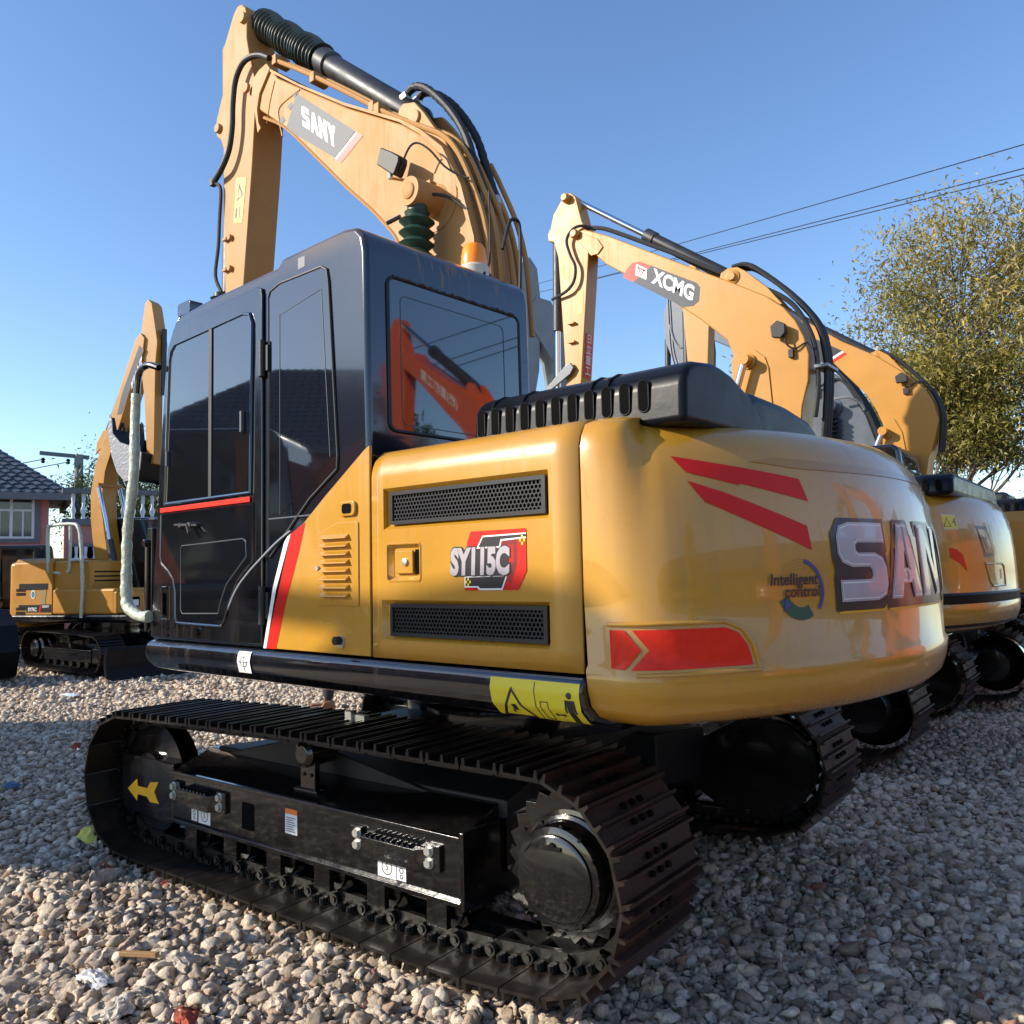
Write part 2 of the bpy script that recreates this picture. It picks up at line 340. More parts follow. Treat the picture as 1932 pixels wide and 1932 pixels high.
# ================================================================== MAIN EXCAVATOR
GR = 'excavators parked in the yard'
ex = thing('excavator', 'large yellow and black excavator in the foreground, seen from behind with its glossy black cab', 'excavator', group=GR)
TH = R(-3.7651813); UX = (-0.311, 0, 0)
ROTS = Matrix.Rotation(TH, 3, 'Z')
def S(mb, name, mats, parent=ex, **k):           # parts of the slewed upper body
    if parent is ex: k['rz'] = TH
    return mb.build(name, mats, parent, **k)
def Lo(mb, name, mats, parent=ex, **k):          # parts of the undercarriage
    if parent is ex: k['loc'] = UX
    return mb.build(name, mats, parent, **k)
CIRC = [(-1.42, .465, .352), (-1.12, .305, .195), (.85, .305, .195), (1.235, .50, .356), (-.14, .70, .155)]
FR = track_frames(CIRC, 44, (1.43, .195))
def main_track(y0, y1, sgn):                     # sgn -1 left (outer face towards -y), +1 right
    yc = (y0+y1)/2
    ch = MB()
    for a, b in FR:
        c = (a+b)/2; t = (b-a).normalized(); n = Vector((t.y, -t.x)); L = (b-a).length
        for dy in (-.055, .055):
            y = yc+dy; q = lambda u, w_: ((a+t*u*L-n*w_).x, (a+t*u*L-n*w_).y)
            ch.prism([q(.12, .014), q(.88, .014), q(1.08, .03), q(1.10, .06), q(.95, .078), q(.05, .078), q(-.05, .055), q(-.02, .025)], y-.012, y+.012)
            for u in (.30, .62):
                p = a+t*u*L-n*.02; ch.cyl((p.x, y-.045*(1 if dy < 0 else -1), p.y), (p.x+n.x*-.022, y-.045*(1 if dy < 0 else -1), p.y-n.y*.022), .012, n=6)
                p1 = a+t*u*L-n*.014; ch.cyl((p1.x, y+.03*(-1 if dy < 0 else 1), p1.y), ((p1-n*.028).x, y+.03*(-1 if dy < 0 else 1), (p1-n*.028).y), .014, n=6)
        p = a-n*.046; ch.cyl((p.x, yc-.092, p.y), (p.x, yc+.092, p.y), .024, n=10); ch.cyl((p.x, yc-.1, p.y), (p.x, yc+.1, p.y), .014, n=8)
    trk = Lo(ch, 'track_chain', M['chain'], ex)
    for k, (a, b) in enumerate(FR):
        mb = shoe_mb(MB(), a, b, y0, y1, 0.026, 0, None, 3, 2)
        # bolt slots in the shoe face
        c = (a+b)/2; t = (b-a).normalized(); n = Vector((t.y, -t.x))
        for dy in (-.055, 0, .055):
            for u in (-.028, .03):
                p = c+t*u+n*.001; p2 = p+n*.011; mb.cyl((p.x, yc+dy, p.y), (p2.x, yc+dy, p2.y), .012, n=6, mi=1)
        s = mb.build('track_shoe', [M['rust'] if n.x > .25 and n.y > -.9 else M['shoe'], M['inner'], M['shoe']], trk)  # shoes facing the rear are reddish brown, the others black
    fr = MB(); o = sgn; ya = lambda v: o*v                 # frame modelled with outer face at 1.117
    fr.prism([(ya(1.117), .296), (ya(1.117), .535), (ya(1.09), .556), (ya(.90), .625), (ya(.84), .625), (ya(.84), .30)], -1.14, .822, 'x')
    fr.prism([(ya(1.05), .24), (ya(1.05), .299), (ya(.90), .299), (ya(.90), .24)], -1.10, .80, 'x'); f = Lo(fr, 'track_frame', M['frm'], ex, bevel=.008)
    g = MB(); g.box(-1.14, .82, *sorted((ya(1.112), ya(1.135))), .532, .55).box(-1.14, .82, *sorted((ya(1.112), ya(1.135))), .292, .312)
    g.box(.824, .845, *sorted((ya(.83), ya(1.14))), .285, .57); g.build('flange', M['frm'], f, bevel=.004)
    b = MB(); b.prism([(-1.665, .30), (-1.64, .28), (-1.2, .255), (-1.16, .27), (-1.16, .572), (-1.66, .572), (-1.675, .56)], *sorted((ya(.88), ya(1.105))))
    b.build('idler_bracket', M['frm'], f, bevel=.022, seg=3)
    # idler wheel
    MB().lathe((-1.42, yc-.05, .465), (0, 1, 0), [(-.035, .06), (-.035, .13), (0, .14), (0, .25), (.0, .285), (.03, .285), (.03, .26), (.07, .26), (.07, .285), (.1, .285), (.1, .14), (.135, .13), (.135, .06)], 40).build('idler_wheel', M['frm'], f)
    for x in (-.95, -.62, -.29, .04, .37, .70):
        MB().lathe((x, yc-.1, .265), (0, 1, 0), [(0, .03), (.0, .045), (.02, .05), (.03, .085), (.05, .085), (.055, .068), (.145, .068), (.15, .085), (.17, .085), (.18, .05), (.2, .045), (.2, .03)], 20).box(x-.05, x+.05, yc-.125, yc-.1, .20, .305).build('track_roller', M['frm'], f)
    cr = MB().lathe((-.14, yc-.09, .735), (0, 1, 0), [(0, .04), (.02, .062), (.16, .062), (.18, .04)], 18)
    cr.box(-.19, -.09, *sorted((ya(1.03), ya(1.06))), .56, .73).cyl((-.14, ya(1.07), .735), (-.14, ya(.95), .735), .035)
    for dz in (0, .03): cr.cyl((-.165, ya(1.062), .70-dz*2), (-.165, ya(1.07), .70-dz*2), .01, n=6).cyl((-.115, ya(1.062), .70-dz*2), (-.115, ya(1.07), .70-dz*2), .01, n=6)
    cr.box(-.22, -.06, *sorted((ya(.97), ya(1.075))), .565, .578); cr.build('carrier_roller', M['frm'], f, bevel=.004)
    sp = MB(); teeth = []
    for i in range(46): 
        a_ = 2*PI*i/46; r_ = .268 if i % 2 else .240; teeth.append((1.235+r_*math.cos(a_), .50+r_*math.sin(a_)))
    sp.prism(teeth, yc-.02, yc+.02); sp.build('sprocket', M['frm'], f, bevel=.004)
    h = MB().lathe((1.25, ya(.78), .487), (0, o, 0), [(0, .25), (.14, .24), (.15, .215), (.245, .215), (.25, .19), (.265, .19), (.27, .178), (.33, .175), (.342, .168), (.346, .155), (.348, .146), (.358, .144), (.364, .132), (.366, .02)], 48)
    for i in range(14):
        a_ = 2*PI*i/14; h.cyl((1.235+.182*math.cos(a_), ya(1.12), .487+.182*math.sin(a_)), (1.235+.182*math.cos(a_), ya(1.133), .487+.182*math.sin(a_)), .007, n=6)
    h.cyl((1.25, ya(1.144), .60), (1.25, ya(1.154), .60), .012, n=6).box(1.215, 1.285, *sorted((ya(1.15), ya(1.153))), .585, .60)
    h.build('travel_motor', M['frm'], f)
    MB().prism([(.84, .30), (.84, .57), (1.0, .66), (1.2, .76), (1.2, .25), (1.0, .20)], *sorted((ya(.86), ya(.90)))).build('motor_guard', M['frm'], f, bevel=.006)
    return f
fl = main_track(-1.267, -.747, -1); frr = main_track(.73, 1.25, 1)
# left frame details: steps, bolts, stickers, arrow
for (x0, x1, bx) in ((-1.12, -.66, (-1.10, -.702)), (.22, .72, (.267, .668))):
    st = MB(); yk = -1.165
    st.prism([(x0+.06, -1.122), (x0+.10, yk), (x1-.10, yk), (x1-.06, -1.122)], .40, .478, 'z')
    st.box(x0, x0+.07, -1.135, -1.118, .40, .50).box(x1-.07, x1, -1.135, -1.118, .40, .50)
    k = x0+.11
    while k < x1-.12: st.prism([(k, .478), (k+.012, .492), (k+.024, .478)], yk, -1.13); k += .03
    so_ = st.build('step', M['frm'], fl, bevel=.003)
    for x in bx:
        for z in (.475, .43): MB().cyl((x, -1.132, z), (x, -1.150, z), .017, n=6).cyl((x, -1.130, z), (x, -1.136, z), .022, n=14).build('bolt', M['bolt'], so_)
def usheet(name, polys, mat, y=-1.1185, parent=None): return MB().flat(polys, side(y)).build(name, mat, parent or fl, rec=False)
def rect(x0, x1, z0, z1): return [(x0, z0), (x1, z0), (x1, z1), (x0, z1)]
usheet('arrow_decal', [[(-1.603,.390),(-1.508,.452),(-1.498,.416),(-1.403,.416),(-1.374,.452),(-1.293,.462),(-1.335,.407),(-1.288,.352),(-1.373,.348),(-1.408,.372),(-1.498,.372),(-1.507,.336)]], M['arrow'], -1.1075)
usheet('access_hole', [[(-.546,.36),(-.54,.352),(-.46,.352),(-.452,.36),(-.452,.468),(-.46,.476),(-.54,.476),(-.546,.468)]], M['inner'])
mb = MB().flat([rect(-.223,-.138,.388,.497)], side(-1.1190), 0).flat([rect(-.223,-.138,.474,.497)], side(-1.1195), 1)
for i in range(7): mb.flat([rect(-.213, -.150-.008*(i % 3), .398+i*.0098, .4015+i*.0098)], side(-1.1198), 2)
mb.build('instruction_sticker', [M['wht'], M['org'], M['gry']], fl, rec=False)
for (x0, x1) in ((-.903, -.802), (.370, .474)):
    mb = MB().flat([rect(x0, x1, .322, .40)], side(-1.1190)); cx = (x0+x1)/2
    def ring(cx, cz, r, w_, a0=0, a1=2*PI, n=18): return [[(cx+q*math.cos(t), cz+q*math.sin(t)) for q, t in ((r, a_), (r, b_), (r-w_, b_), (r-w_, a_))] for a_, b_ in [(a0+(a1-a0)*i/n, a0+(a1-a0)*(i+1)/n) for i in range(n)]]
    mb.flat(ring(cx, .362, .030, .004, 2.2, 7.0), side(-1.1195), 1).mesh2(text2d('S', .04), lambda x, z, cx=cx: Vector((cx+x, -1.1195, .363+z)), 1)
    mb.build('lubrication_sticker', [M['wht'], M['dk']], fl, rec=False)
    x2 = x0-.062 if x0 < 0 else x1+.004
    mb = MB().flat([rect(x2, x2+.05, .325, .383)], side(-1.1190)).flat(ring(x2+.025, .364, .012, .004), side(-1.1195), 1).flat(ring(x2+.025, .340, .009, .004), side(-1.1195), 1)
    mb.build('lubrication_sticker', [M['wht'], M['dk']], fl, rec=False)
# carbody
cb = MB().box(-.72, .62, -.62, .62, .42, .72)
for sx in (-.75, .55):
    for sy in (-1, 1): cb.prism([(sx-.20, sy*.55), (sx+.20, sy*.55), (sx+.32, sy*.90), (sx-.32, sy*.90)], .36, .64, 'z')
cb.prism([(-1.05, .60), (-.45, .74), (-.25, .74), (.60, .60), (.60, .58), (-1.05, .56)], -.92, -.60)
Lo(cb, 'carbody', M['rub'], bevel=.015)
Lo(MB().lathe((.311, 0, .78), (0, 0, 1), [(0, .60), (.05, .62), (.12, .62), (.14, .58), (.28, .58)], 48), 'slew_ring', M['frm'])
Lo(MB().box(.02, .09, -.93, -.90, .86, .90).box(-.02, .02, -.945, -.93, .845, .92).cyl((-.02, -.93, .865), (-.16, -.96, .85), .008), 'grease_fitting', M['bolt'])

# ---- upper structure
SK = [(-1.235,1.205),(-1.262,1.188),(-1.270,1.15),(-1.258,1.10),(-1.215,1.06),(-1.12,1.035),(-1.0,1.03),(-1.0,1.205)]
skirt = S(MB().prism(SK, -1.575, 1.293, 'x'), 'skirt', M['blk'], bevel=.03, seg=4)
S(MB().box(-1.5, 1.55, -1.0, 1.2, 1.05, 1.2).prism([(1.20,1.205),(1.262,1.188),(1.270,1.15),(1.258,1.10),(1.215,1.06),(1.12,1.035)], -1.5, 1.29, 'x'), 'deck', M['frm'])
S(MB().box(-.44, 1.29, -1.225, -1.0, 1.21, 1.72).box(.30, 1.27, -1.22, 1.1, 1.21, 1.86), 'engine_bay', M['inner'])
S(MB().box(-1.3, 1.29, .25, 1.25, 1.21, 1.98), 'right_side_body', M['yel'], bevel=.06, seg=4)
def skirtmap(x0, z_top):                          # wraps a sheet over the belly line
    path = [(-1.240,1.205),(-1.266,1.188),(-1.274,1.15),(-1.262,1.098),(-1.217,1.056),(-1.12,1.031)]; L = [0]
    for i in range(5): L.append(L[-1]+math.dist(path[i], path[i+1]))
    def fn(x, v):
        v = max(0, min(v, L[-1]-1e-4)); i = max(j for j in range(5) if L[j] <= v); t = (v-L[i])/(L[i+1]-L[i])
        return Vector((x, path[i][0]+(path[i+1][0]-path[i][0])*t-.0015, path[i][1]+(path[i+1][1]-path[i][1])*t-.001))
    return fn
def onskirt(polys, off=0.0):
    f0 = skirtmap(0, 0); vf = subdiv([[(b, a) for a, b in p] for p in polys], .012)
    return (vf[0], vf[1]), (lambda v, x: f0(x, v)+Vector((0, -off, -off*.6)))
mb = MB(); vf, fn = onskirt([rect(.915, 1.285, .035, .205)]); mb.mesh2(vf, fn, 0)
blk = [ [(.93,.195),(1.05,.195),(1.05,.19),(.93,.19)], [(1.105,.04),(1.108,.04),(1.108,.2),(1.105,.2)] ]
tri = lambda cx, v0, w_, h_, t_: [[(cx-w_, v0+h_), (cx, v0), (cx, v0+t_*2.2), (cx-w_+t_*2, v0+h_-t_)], [(cx+w_, v0+h_), (cx, v0), (cx, v0+t_*2.2), (cx+w_-t_*2, v0+h_-t_)], [(cx-w_, v0+h_), (cx+w_, v0+h_), (cx+w_-t_*2, v0+h_-t_), (cx-w_+t_*2, v0+h_-t_)]]
blk += tri(1.01, .06, .075, .125, .008) + [rect(1.0, 1.02, .12, .15), rect(.99, 1.0, .15, .165)]
blk += [rect(1.125,1.128,.10,.18), rect(1.155,1.158,.10,.18), rect(1.125,1.158,.10,.103), rect(1.125,1.158,.177,.18)]
blk += [[(1.17,.15),(1.18,.14),(1.18,.147),(1.205,.147),(1.205,.14),(1.215,.15),(1.205,.16),(1.205,.153),(1.18,.153),(1.18,.16)]]
blk += [[(1.245+.011*math.cos(t), .073+.011*math.sin(t)) for t in [2*PI*i/12 for i in range(12)]], [(1.226,.088),(1.264,.088),(1.268,.135),(1.26,.135),(1.257,.10),(1.257,.195),(1.247,.195),(1.246,.145),(1.243,.195),(1.233,.195),(1.234,.10),(1.228,.135),(1.222,.135)]]
vf, fn = onskirt(blk, .0012); mb.mesh2(vf, fn, 1); mb.build('warning_sticker', [M['wyel'], M['dk']], skirt, rec=False)
mb = MB(); vf, fn = onskirt([rect(-.655, -.55, .022, .125)]); mb.mesh2(vf, fn, 0)
vf, fn = onskirt([rect(-.6035,-.6005,.03,.118), rect(-.645,-.56,.072,.075)]+[[(-.602+q*math.cos(t), .0735+q*.85*math.sin(t)) for q, t in ((.028, a_), (.028, a_+.4), (.0245, a_+.4), (.0245, a_))] for a_ in [i*2*PI/16 for i in range(16)]], .001); mb.mesh2(vf, fn, 1)
mb.build('lifting_point_sticker', [M['wht'], M['dk']], skirt, rec=False)

# front yellow side panel with louvres
fp = S(MB().prism([(-.452,1.212),(.265,1.212),(.270,2.038),(.235,2.022),(-.02,1.858),(-.181,1.748),(-.262,1.712)], -1.25, -1.235), 'side_panel', M['yel'], bevel=.004)
MB().flat([[(-.262,1.712),(-.156,1.756),(-.20,1.64),(-.30,1.42),(-.377,1.212),(-.455,1.212)]], side(-1.2515)).build('red_stripe', M['red'], fp, rec=False)
MB().flat([[(-.262,1.712),(-.285,1.702),(-.31,1.68),(-.40,1.48),(-.475,1.212),(-.452,1.212),(-.375,1.47),(-.30,1.63)]], side(-1.2520)).build('white_stripe', M['wht'], fp, rec=False)
lp = MB().prism([(-.072,1.700),(.066,1.742),(.195,1.742),(.203,1.735),(.203,1.412),(.195,1.405),(-.066,1.405),(-.074,1.412)], -1.256, -1.248).build('louvre_hatch', M['yel'], fp, bevel=.003)
mb = MB()
for i in range(8):
    z = 1.688-i*.0335; x0, x1 = -.035, .148
    mb.prism([(-1.254, z+.008), (-1.275, z-.006), (-1.278, z-.012), (-1.254, z-.010)], x0, x1, 'x')
mb.build('louvre', M['yel'], lp, bevel=.003)
MB().cyl((-.06, -1.254, 1.56), (-.06, -1.266, 1.56), .011, n=12).build('lock', M['bolt'], lp)
def rrect(x0, x1, z0, z1, r, n=5):
    out = []
    for cx, cz, a in ((x1-r, z1-r, 0), (x0+r, z1-r, PI/2), (x0+r, z0+r, PI), (x1-r, z0+r, 1.5*PI)):
        out += [(cx+r*math.cos(a+i*PI/2/n), cz+r*math.sin(a+i*PI/2/n)) for i in range(n+1)]
    return out
def frame_loop(mb, pts, y, r, mi=0): 
    P = [(p[0], y, p[1]) for p in pts]; P.append(P[0]); return mb.tube(P, r, 6, mi, sm=0)
mb = MB().prism(rrect(.088,.192,1.765,1.825,.02), -1.264, -1.25); mb.build('latch_surround', M['yel'], fp, bevel=.005)
MB().flat([rrect(.112,.172,1.775,1.815,.012)], side(-1.2655)).build('latch_opening', M['inner'], fp, rec=False)
MB().cyl((.085,-1.25,1.268),(.085,-1.285,1.268),.017,n=14).cyl((.085,-1.25,1.262),(.085,-1.258,1.262),.026,n=14,mi=1).build('door_stop', [M['rub'], M['bolt']], fp)

# rear engine door with two recessed vents
def panel(x0, x1, rec, depth=.022, sl=.02):
    rows = [(-1.25, z) for z in ()]
    zs = sorted(set([1.212, 1.90] + [q for r_ in rec for q in (r_[2], r_[2]+sl, r_[3]-sl, r_[3])]))
    xs = sorted(set([x0, x1] + [q for r_ in rec for q in (r_[0], r_[0]+sl, r_[1]-sl, r_[1])]))
    prof = [(-1.25, z, True) for z in zs] + [(-1.25+.09*(1-math.cos(t)), 1.90+.115*math.sin(t), False) for t in [PI/2*i/7 for i in range(1, 8)]] + [(-1.04, 2.02, False)]
    vs = []; 
    for y, z, fl_ in prof:
        for x in xs:
            d = 0
            if fl_ and any(r_[0]+sl-1e-6 <= x <= r_[1]-sl+1e-6 and r_[2]+sl-1e-6 <= z <= r_[3]-sl+1e-6 for r_ in rec): d = depth
            vs.append((x, y+d, z))
    n = len(xs); fs = [(j*n+i, j*n+i+1, (j+1)*n+i+1, (j+1)*n+i) for j in range(len(prof)-1) for i in range(n-1)]
    return MB().add(vs, fs)
RT = (.338, 1.176, 1.700, 1.858); RB = (.336, 1.166, 1.282, 1.432)
dp = S(panel(.283, 1.286, [RT, RB, (.372,.558,1.503,1.643)], .02, .016), 'engine_door', M['yel'], rec=True)
sm_ = dp.modifiers.new('solid', 'SOLIDIFY'); sm_.thickness = .012; sm_.offset = -1
def hexvent(x0, x1, z0, z1, y):
    mb = MB(); rr_ = .0098; dx = rr_*math.sqrt(3); dz = rr_*1.5; j = 0; z = z0+.016
    mb.box(x0, x1, y+.008, y+.01, z0, z1, 1)
    while z < z1-.012:
        x = x0+.016+(dx/2 if j % 2 else 0)
        while x < x1-.014:
            o_ = [(x+rr_*math.sin(t), z+rr_*math.cos(t)) for t in [PI/3*i for i in range(6)]]; i_ = [(x+rr_*.74*math.sin(t), z+rr_*.74*math.cos(t)) for t in [PI/3*i for i in range(6)]]
            vs = [(a_, y, b_) for a_, b_ in o_]+[(a_, y, b_) for a_, b_ in i_]+[(a_, y+.007, b_) for a_, b_ in i_]
            mb.add(vs, [(k, (k+1) % 6, 6+(k+1) % 6, 6+k) for k in range(6)]+[(6+k, 6+(k+1) % 6, 12+(k+1) % 6, 12+k) for k in range(6)], 0); x += dx
        z += dz; j += 1
    for a_, b_, c_, d_ in ((x0, x1, z0, z0+.014), (x0, x1, z1-.014, z1), (x0, x0+.014, z0+.014, z1-.014), (x1-.016, x1, z0+.014, z1-.014)): mb.box(a_, b_, y-.006, y+.004, c_, d_, 0)
    return mb
M['mesh'] = nmat('vent_mesh_metal', (.035, .035, .037), .32, metal=.3, coat=.4)
hexvent(.389, 1.151, 1.717, 1.842, -1.2435).build('vent_mesh', [M['mesh'], M['inner']], dp, ang=20)
hexvent(.384, 1.148, 1.297, 1.418, -1.2435).build('vent_mesh', [M['mesh'], M['inner']], dp, ang=20)
lt = MB().box(.409, .509, -1.246, -1.236, 1.531, 1.617); lt.build('latch_plate', M['yel'], dp, bevel=.003)
MB().box(.512, .545, -1.234, -1.231, 1.528, 1.62).build('latch_gap', M['inner'], dp)
MB().lathe((.471,-1.246,1.574),(0,-1,0),[(0,.014),(.008,.014),(.010,.008)],16).build('lock', M['bolt'], dp)
frame_loop(MB(), rrect(.372,.558,1.503,1.643,.012), -1.2505, .004).build('latch_rim', M['yel'], dp)
# model badge
mb = MB().flat([[(.818,1.672),(1.069,1.672),(1.069,1.532),(1.031,1.470),(.785,1.468),(.785,1.50),(.80,1.60),(.80,1.635)]], side(-1.2525), 0)
mb.flat([[(.874,1.655),(1.069,1.658),(1.069,1.640),(.962,1.634),(.955,1.612),(.845,1.612)]], side(-1.2530), 1).flat([[(.877,1.650),(1.069,1.653),(1.069,1.645),(.958,1.640),(.95,1.617),(.855,1.617)]], side(-1.2533), 2)
mb.flat([[(.785,1.518),(.985,1.521),(.962,1.470),(.855,1.469),(.845,1.478),(.785,1.478)]], side(-1.2530), 1).flat([[(.79,1.513),(.978,1.516),(.958,1.476),(.86,1.475),(.85,1.483),(.79,1.483)]], side(-1.2533), 2)
for i in range(3):
    for j in range(3):
        if (i+j) % 2: mb.flat([rect(1.040+i*.009, 1.048+i*.009, 1.618+j*.011, 1.628+j*.011), rect(.79+i*.009, .798+i*.009, 1.483+j*.010, 1.492+j*.010)], side(-1.2536), 5)
mb.flat([grow(rrect(.728,.992,1.517,1.610,.02), .0)], side(-1.2540), 3)
mb.flat([grow([(.90,1.635),(1.03,1.64),(1.03,1.56),(1.00,1.49),(.98,1.50),(1.012,1.57),(1.012,1.62),(.91,1.618)], 0)], side(-1.2528), 6)
t_ = text2d('SY115C', .128, .0115, .66); mb.mesh2(t_, lambda x, z: Vector((.860+x, -1.2542, 1.5635+z*.95)), 3); t_ = text2d('SY115C', .128, .0072, .66); mb.mesh2(t_, lambda x, z: Vector((.858+x+z*.05, -1.2552, 1.5635+z*.95)), 4)
mb.build('model_badge', [M['red'], M['wht'], M['dk'], M['dk'], M['lgry'], M['wyel'], nmat('dark_red_vinyl', (.2, .01, .01), .35)], dp, rec=False)
# small filler panel between door top and cab
S(MB().box(.283, 1.286, -1.05, 1.0, 2.0, 2.018), 'engine_bay_top', M['yel'])

# ---- counterweight (a true round tail, radius 1.95)
_pl = [Vector((1.296, -1.25)), Vector((1.35, -1.25)), Vector((1.40, -1.25))]
R0 = 1.95; F0 = R(-36.5); e_ = Vector((R0*math.cos(F0), R0*math.sin(F0))); c_ = Vector((1.495, -1.25))
_pl += [Vector((1.40, -1.25))*(1-t)**2+c_*2*t*(1-t)+e_*t*t for t in [i/8 for i in range(1, 9)]]
_pl += [Vector((R0*math.cos(t), R0*math.sin(t))) for t in [F0*(1-i/14) for i in range(1, 15)]]
_pl = _pl+[Vector((p.x, -p.y)) for p in _pl[-2::-1]]
_s = [0]
for i in range(len(_pl)-1): _s.append(_s[-1]+(_pl[i+1]-_pl[i]).length)
_off = -_s[len(_s)//2]; _s = [q+_off for q in _s]
_nn = []
for i in range(len(_pl)):
    d = (_pl[min(i+1, len(_pl)-1)]-_pl[max(i-1, 0)]).normalized(); _nn.append(Vector((d.y, -d.x)))
CWP = [(1.03,.30),(1.035,.22),(1.05,.13),(1.075,.065),(1.11,.025),(1.16,.008),(1.225,0),(1.240,.012),(1.45,.016),(1.62,.028),(1.74,.045),(1.83,.068),(1.90,.098),(1.95,.135),(1.99,.19),(2.01,.26),(2.018,.40)]
def inset(z):
    z = max(1.031, min(z, 2.017))
    for i in range(len(CWP)-1):
        if CWP[i][0] <= z <= CWP[i+1][0]: t = (z-CWP[i][0])/(CWP[i+1][0]-CWP[i][0]); return CWP[i][1]+(CWP[i+1][1]-CWP[i][1])*t
def jin(z): return 0.0 if z <= 1.90 else .09*(1-math.cos(math.asin(min(1, (z-1.90)/.12))))+max(0, z-2.0)*3
def inset_s(s, z):                                # near the joint the casting follows the door's profile
    t = max(0, min(1, (abs(s)-1.30)/.20)); t = t*t*(3-2*t); a = inset(z)
    return a*(1-t)+(jin(z) if z > 1.25 else a)*t
def cw(s, z, off=0.0):
    s = max(_s[0], min(s, _s[-1]-1e-5)); i = max(j for j in range(len(_s)-1) if _s[j] <= s); t = (s-_s[i])/(_s[i+1]-_s[i])
    p = _pl[i].lerp(_pl[i+1], t); n = _nn[i].lerp(_nn[i+1], t).normalized(); q = p-n*(inset_s(s, z)-off); return Vector((q.x, q.y, z))
vs = []; ns = len(_pl)
for z, d in CWP: vs += [tuple((_pl[i]-_nn[i]*inset_s(_s[i], z)))+(z,) for i in range(ns)]
fs = [(j*ns+i, j*ns+i+1, (j+1)*ns+i+1, (j+1)*ns+i) for j in range(len(CWP)-1) for i in range(ns-1)]
fs += [tuple(j*ns for j in range(len(CWP)))+tuple(j*ns+ns-1 for j in range(len(CWP)-1, -1, -1)), tuple(range(ns-1, -1, -1)), tuple((len(CWP)-1)*ns+i for i in range(ns))]
cwo = S(MB().add(vs, fs), 'counterweight', M['yel'], ang=50)
def cwsheet(name, layers, mats):
    mb = MB()
    for k, polys in enumerate(layers):
        vf = subdiv(polys, .04); mb.mesh2(vf, lambda s, z, k=k: cw(s, z, .0025+.0014*k), k)
    return mb.build(name, mats, cwo, rec=False)
cwsheet('red_flash', [[[(-1.207,1.878),(-.726,1.813),(-.706,1.739),(-.972,1.792),(-.982,1.787),(-1.166,1.826)]]], [M['red']])
cwsheet('red_flash', [[[(-1.165,1.798),(-1.05,1.765),(-.73,1.658),(-.720,1.58),(-.93,1.66),(-1.114,1.732),(-1.138,1.761)]]], [M['red']])
cwsheet('reflective_tape', [[[(-1.452,1.350),(-1.405,1.350),(-1.352,1.291),(-1.405,1.232),(-1.452,1.235)]]], [M['redtape']])
cwsheet('reflective_tape', [[[(-1.380,1.350),(-1.24,1.351),(-1.077,1.351),(-1.035,1.335),(-1.005,1.30),(-.990,1.258),(-.990,1.236),(-1.2,1.234),(-1.385,1.232),(-1.328,1.291)]]], [M['redtape']])
rim = [(-1.46,1.366),(-1.24,1.368),(-1.076,1.368),(-1.018,1.345),(-.985,1.30),(-.968,1.25),(-.968,1.222),(-1.2,1.219),(-1.40,1.217)]
rim = [(a[0]+(b[0]-a[0])*k/6, a[1]+(b[1]-a[1])*k/6) for a, b in zip(rim, rim[1:]) for k in range(6)]
MB().tube([cw(s, z, .001) for s, z in rim], .007, 8, sm=0).build('recess_rim', M['yel'], cwo)
# groove along the ridge: its shaded tone put into a strip's colour
cwsheet('ridge_stripe', [[[(-.916,1.866),(-.80,1.882),(-.50,1.876),(.0,1.870),(.55,1.866),(.55,1.842),(.0,1.846),(-.5,1.846),(-.72,1.848)]]], [nmat('ridge_gold',(.40,.18,.008),.3,coat=.5)])
LH = 0.262; Z0 = 1.410; X0 = -.604; LW = .278
BK = [[(.12,1),(1,1),(1,.7),(.95,.66),(1,.45),(1,.1),(.85,0),(0,0),(0,.3),(.04,.42),(0,.6),(0,.85)], [(0,0),(.34,1),(.66,1),(1,0)], [(0,0),(0,1),(1,1),(1,0)], [(.32,0),(.32,.38),(0,1),(1,1),(.68,.38),(.68,0)]]
bkp = lambda dx, dz, g: [grow([(X0+dx+(i*1.06+a_)*LW, Z0+dz+b_*LH) for a_, b_ in p], g) for i, p in enumerate(BK)]
cwsheet('maker_lettering', [bkp(.006, -.020, .018), bkp(-.005, -.008, .022), word('SANY', X0, Z0, LW, LH, .06, .0), word('SANY', X0, Z0, LW, LH, .06, -.007), word('SANY', X0, Z0, LW, LH, .06, -.011)], [M['gold'], M['dk'], M['lgry'], M['wht'], M['lgry']])
def cwtext(s_, size, bold, sx, s0, z0, lay, sh=0.15):
    vf = text2d(s_, size, bold, sx); bm = bmesh.new(); bv = [bm.verts.new((x+y*sh, y, 0)) for x, y in vf[0]]
    for f_ in vf[1]:
        try: bm.faces.new([bv[i] for i in f_])
        except Exception: pass
    bm.verts.index_update(); r = MB().mesh2(([(v.co.x, v.co.y) for v in bm.verts], [tuple(v.index for v in f_.verts) for f_ in bm.faces]), lambda x, z: cw(s0+x, z0+z, lay)); bm.free(); return r
arc = lambda cx, cz, r0, r1, a0, a1, n=14, ex=1.0: [[(cx+q*ex*math.cos(t), cz+q*math.sin(t)) for q, t in ((r0, a_), (r0, b_), (r1, b_), (r1, a_))] for a_, b_ in [(R(a0+(a1-a0)*i/n), R(a0+(a1-a0)*(i+1)/n)) for i in range(n)]]
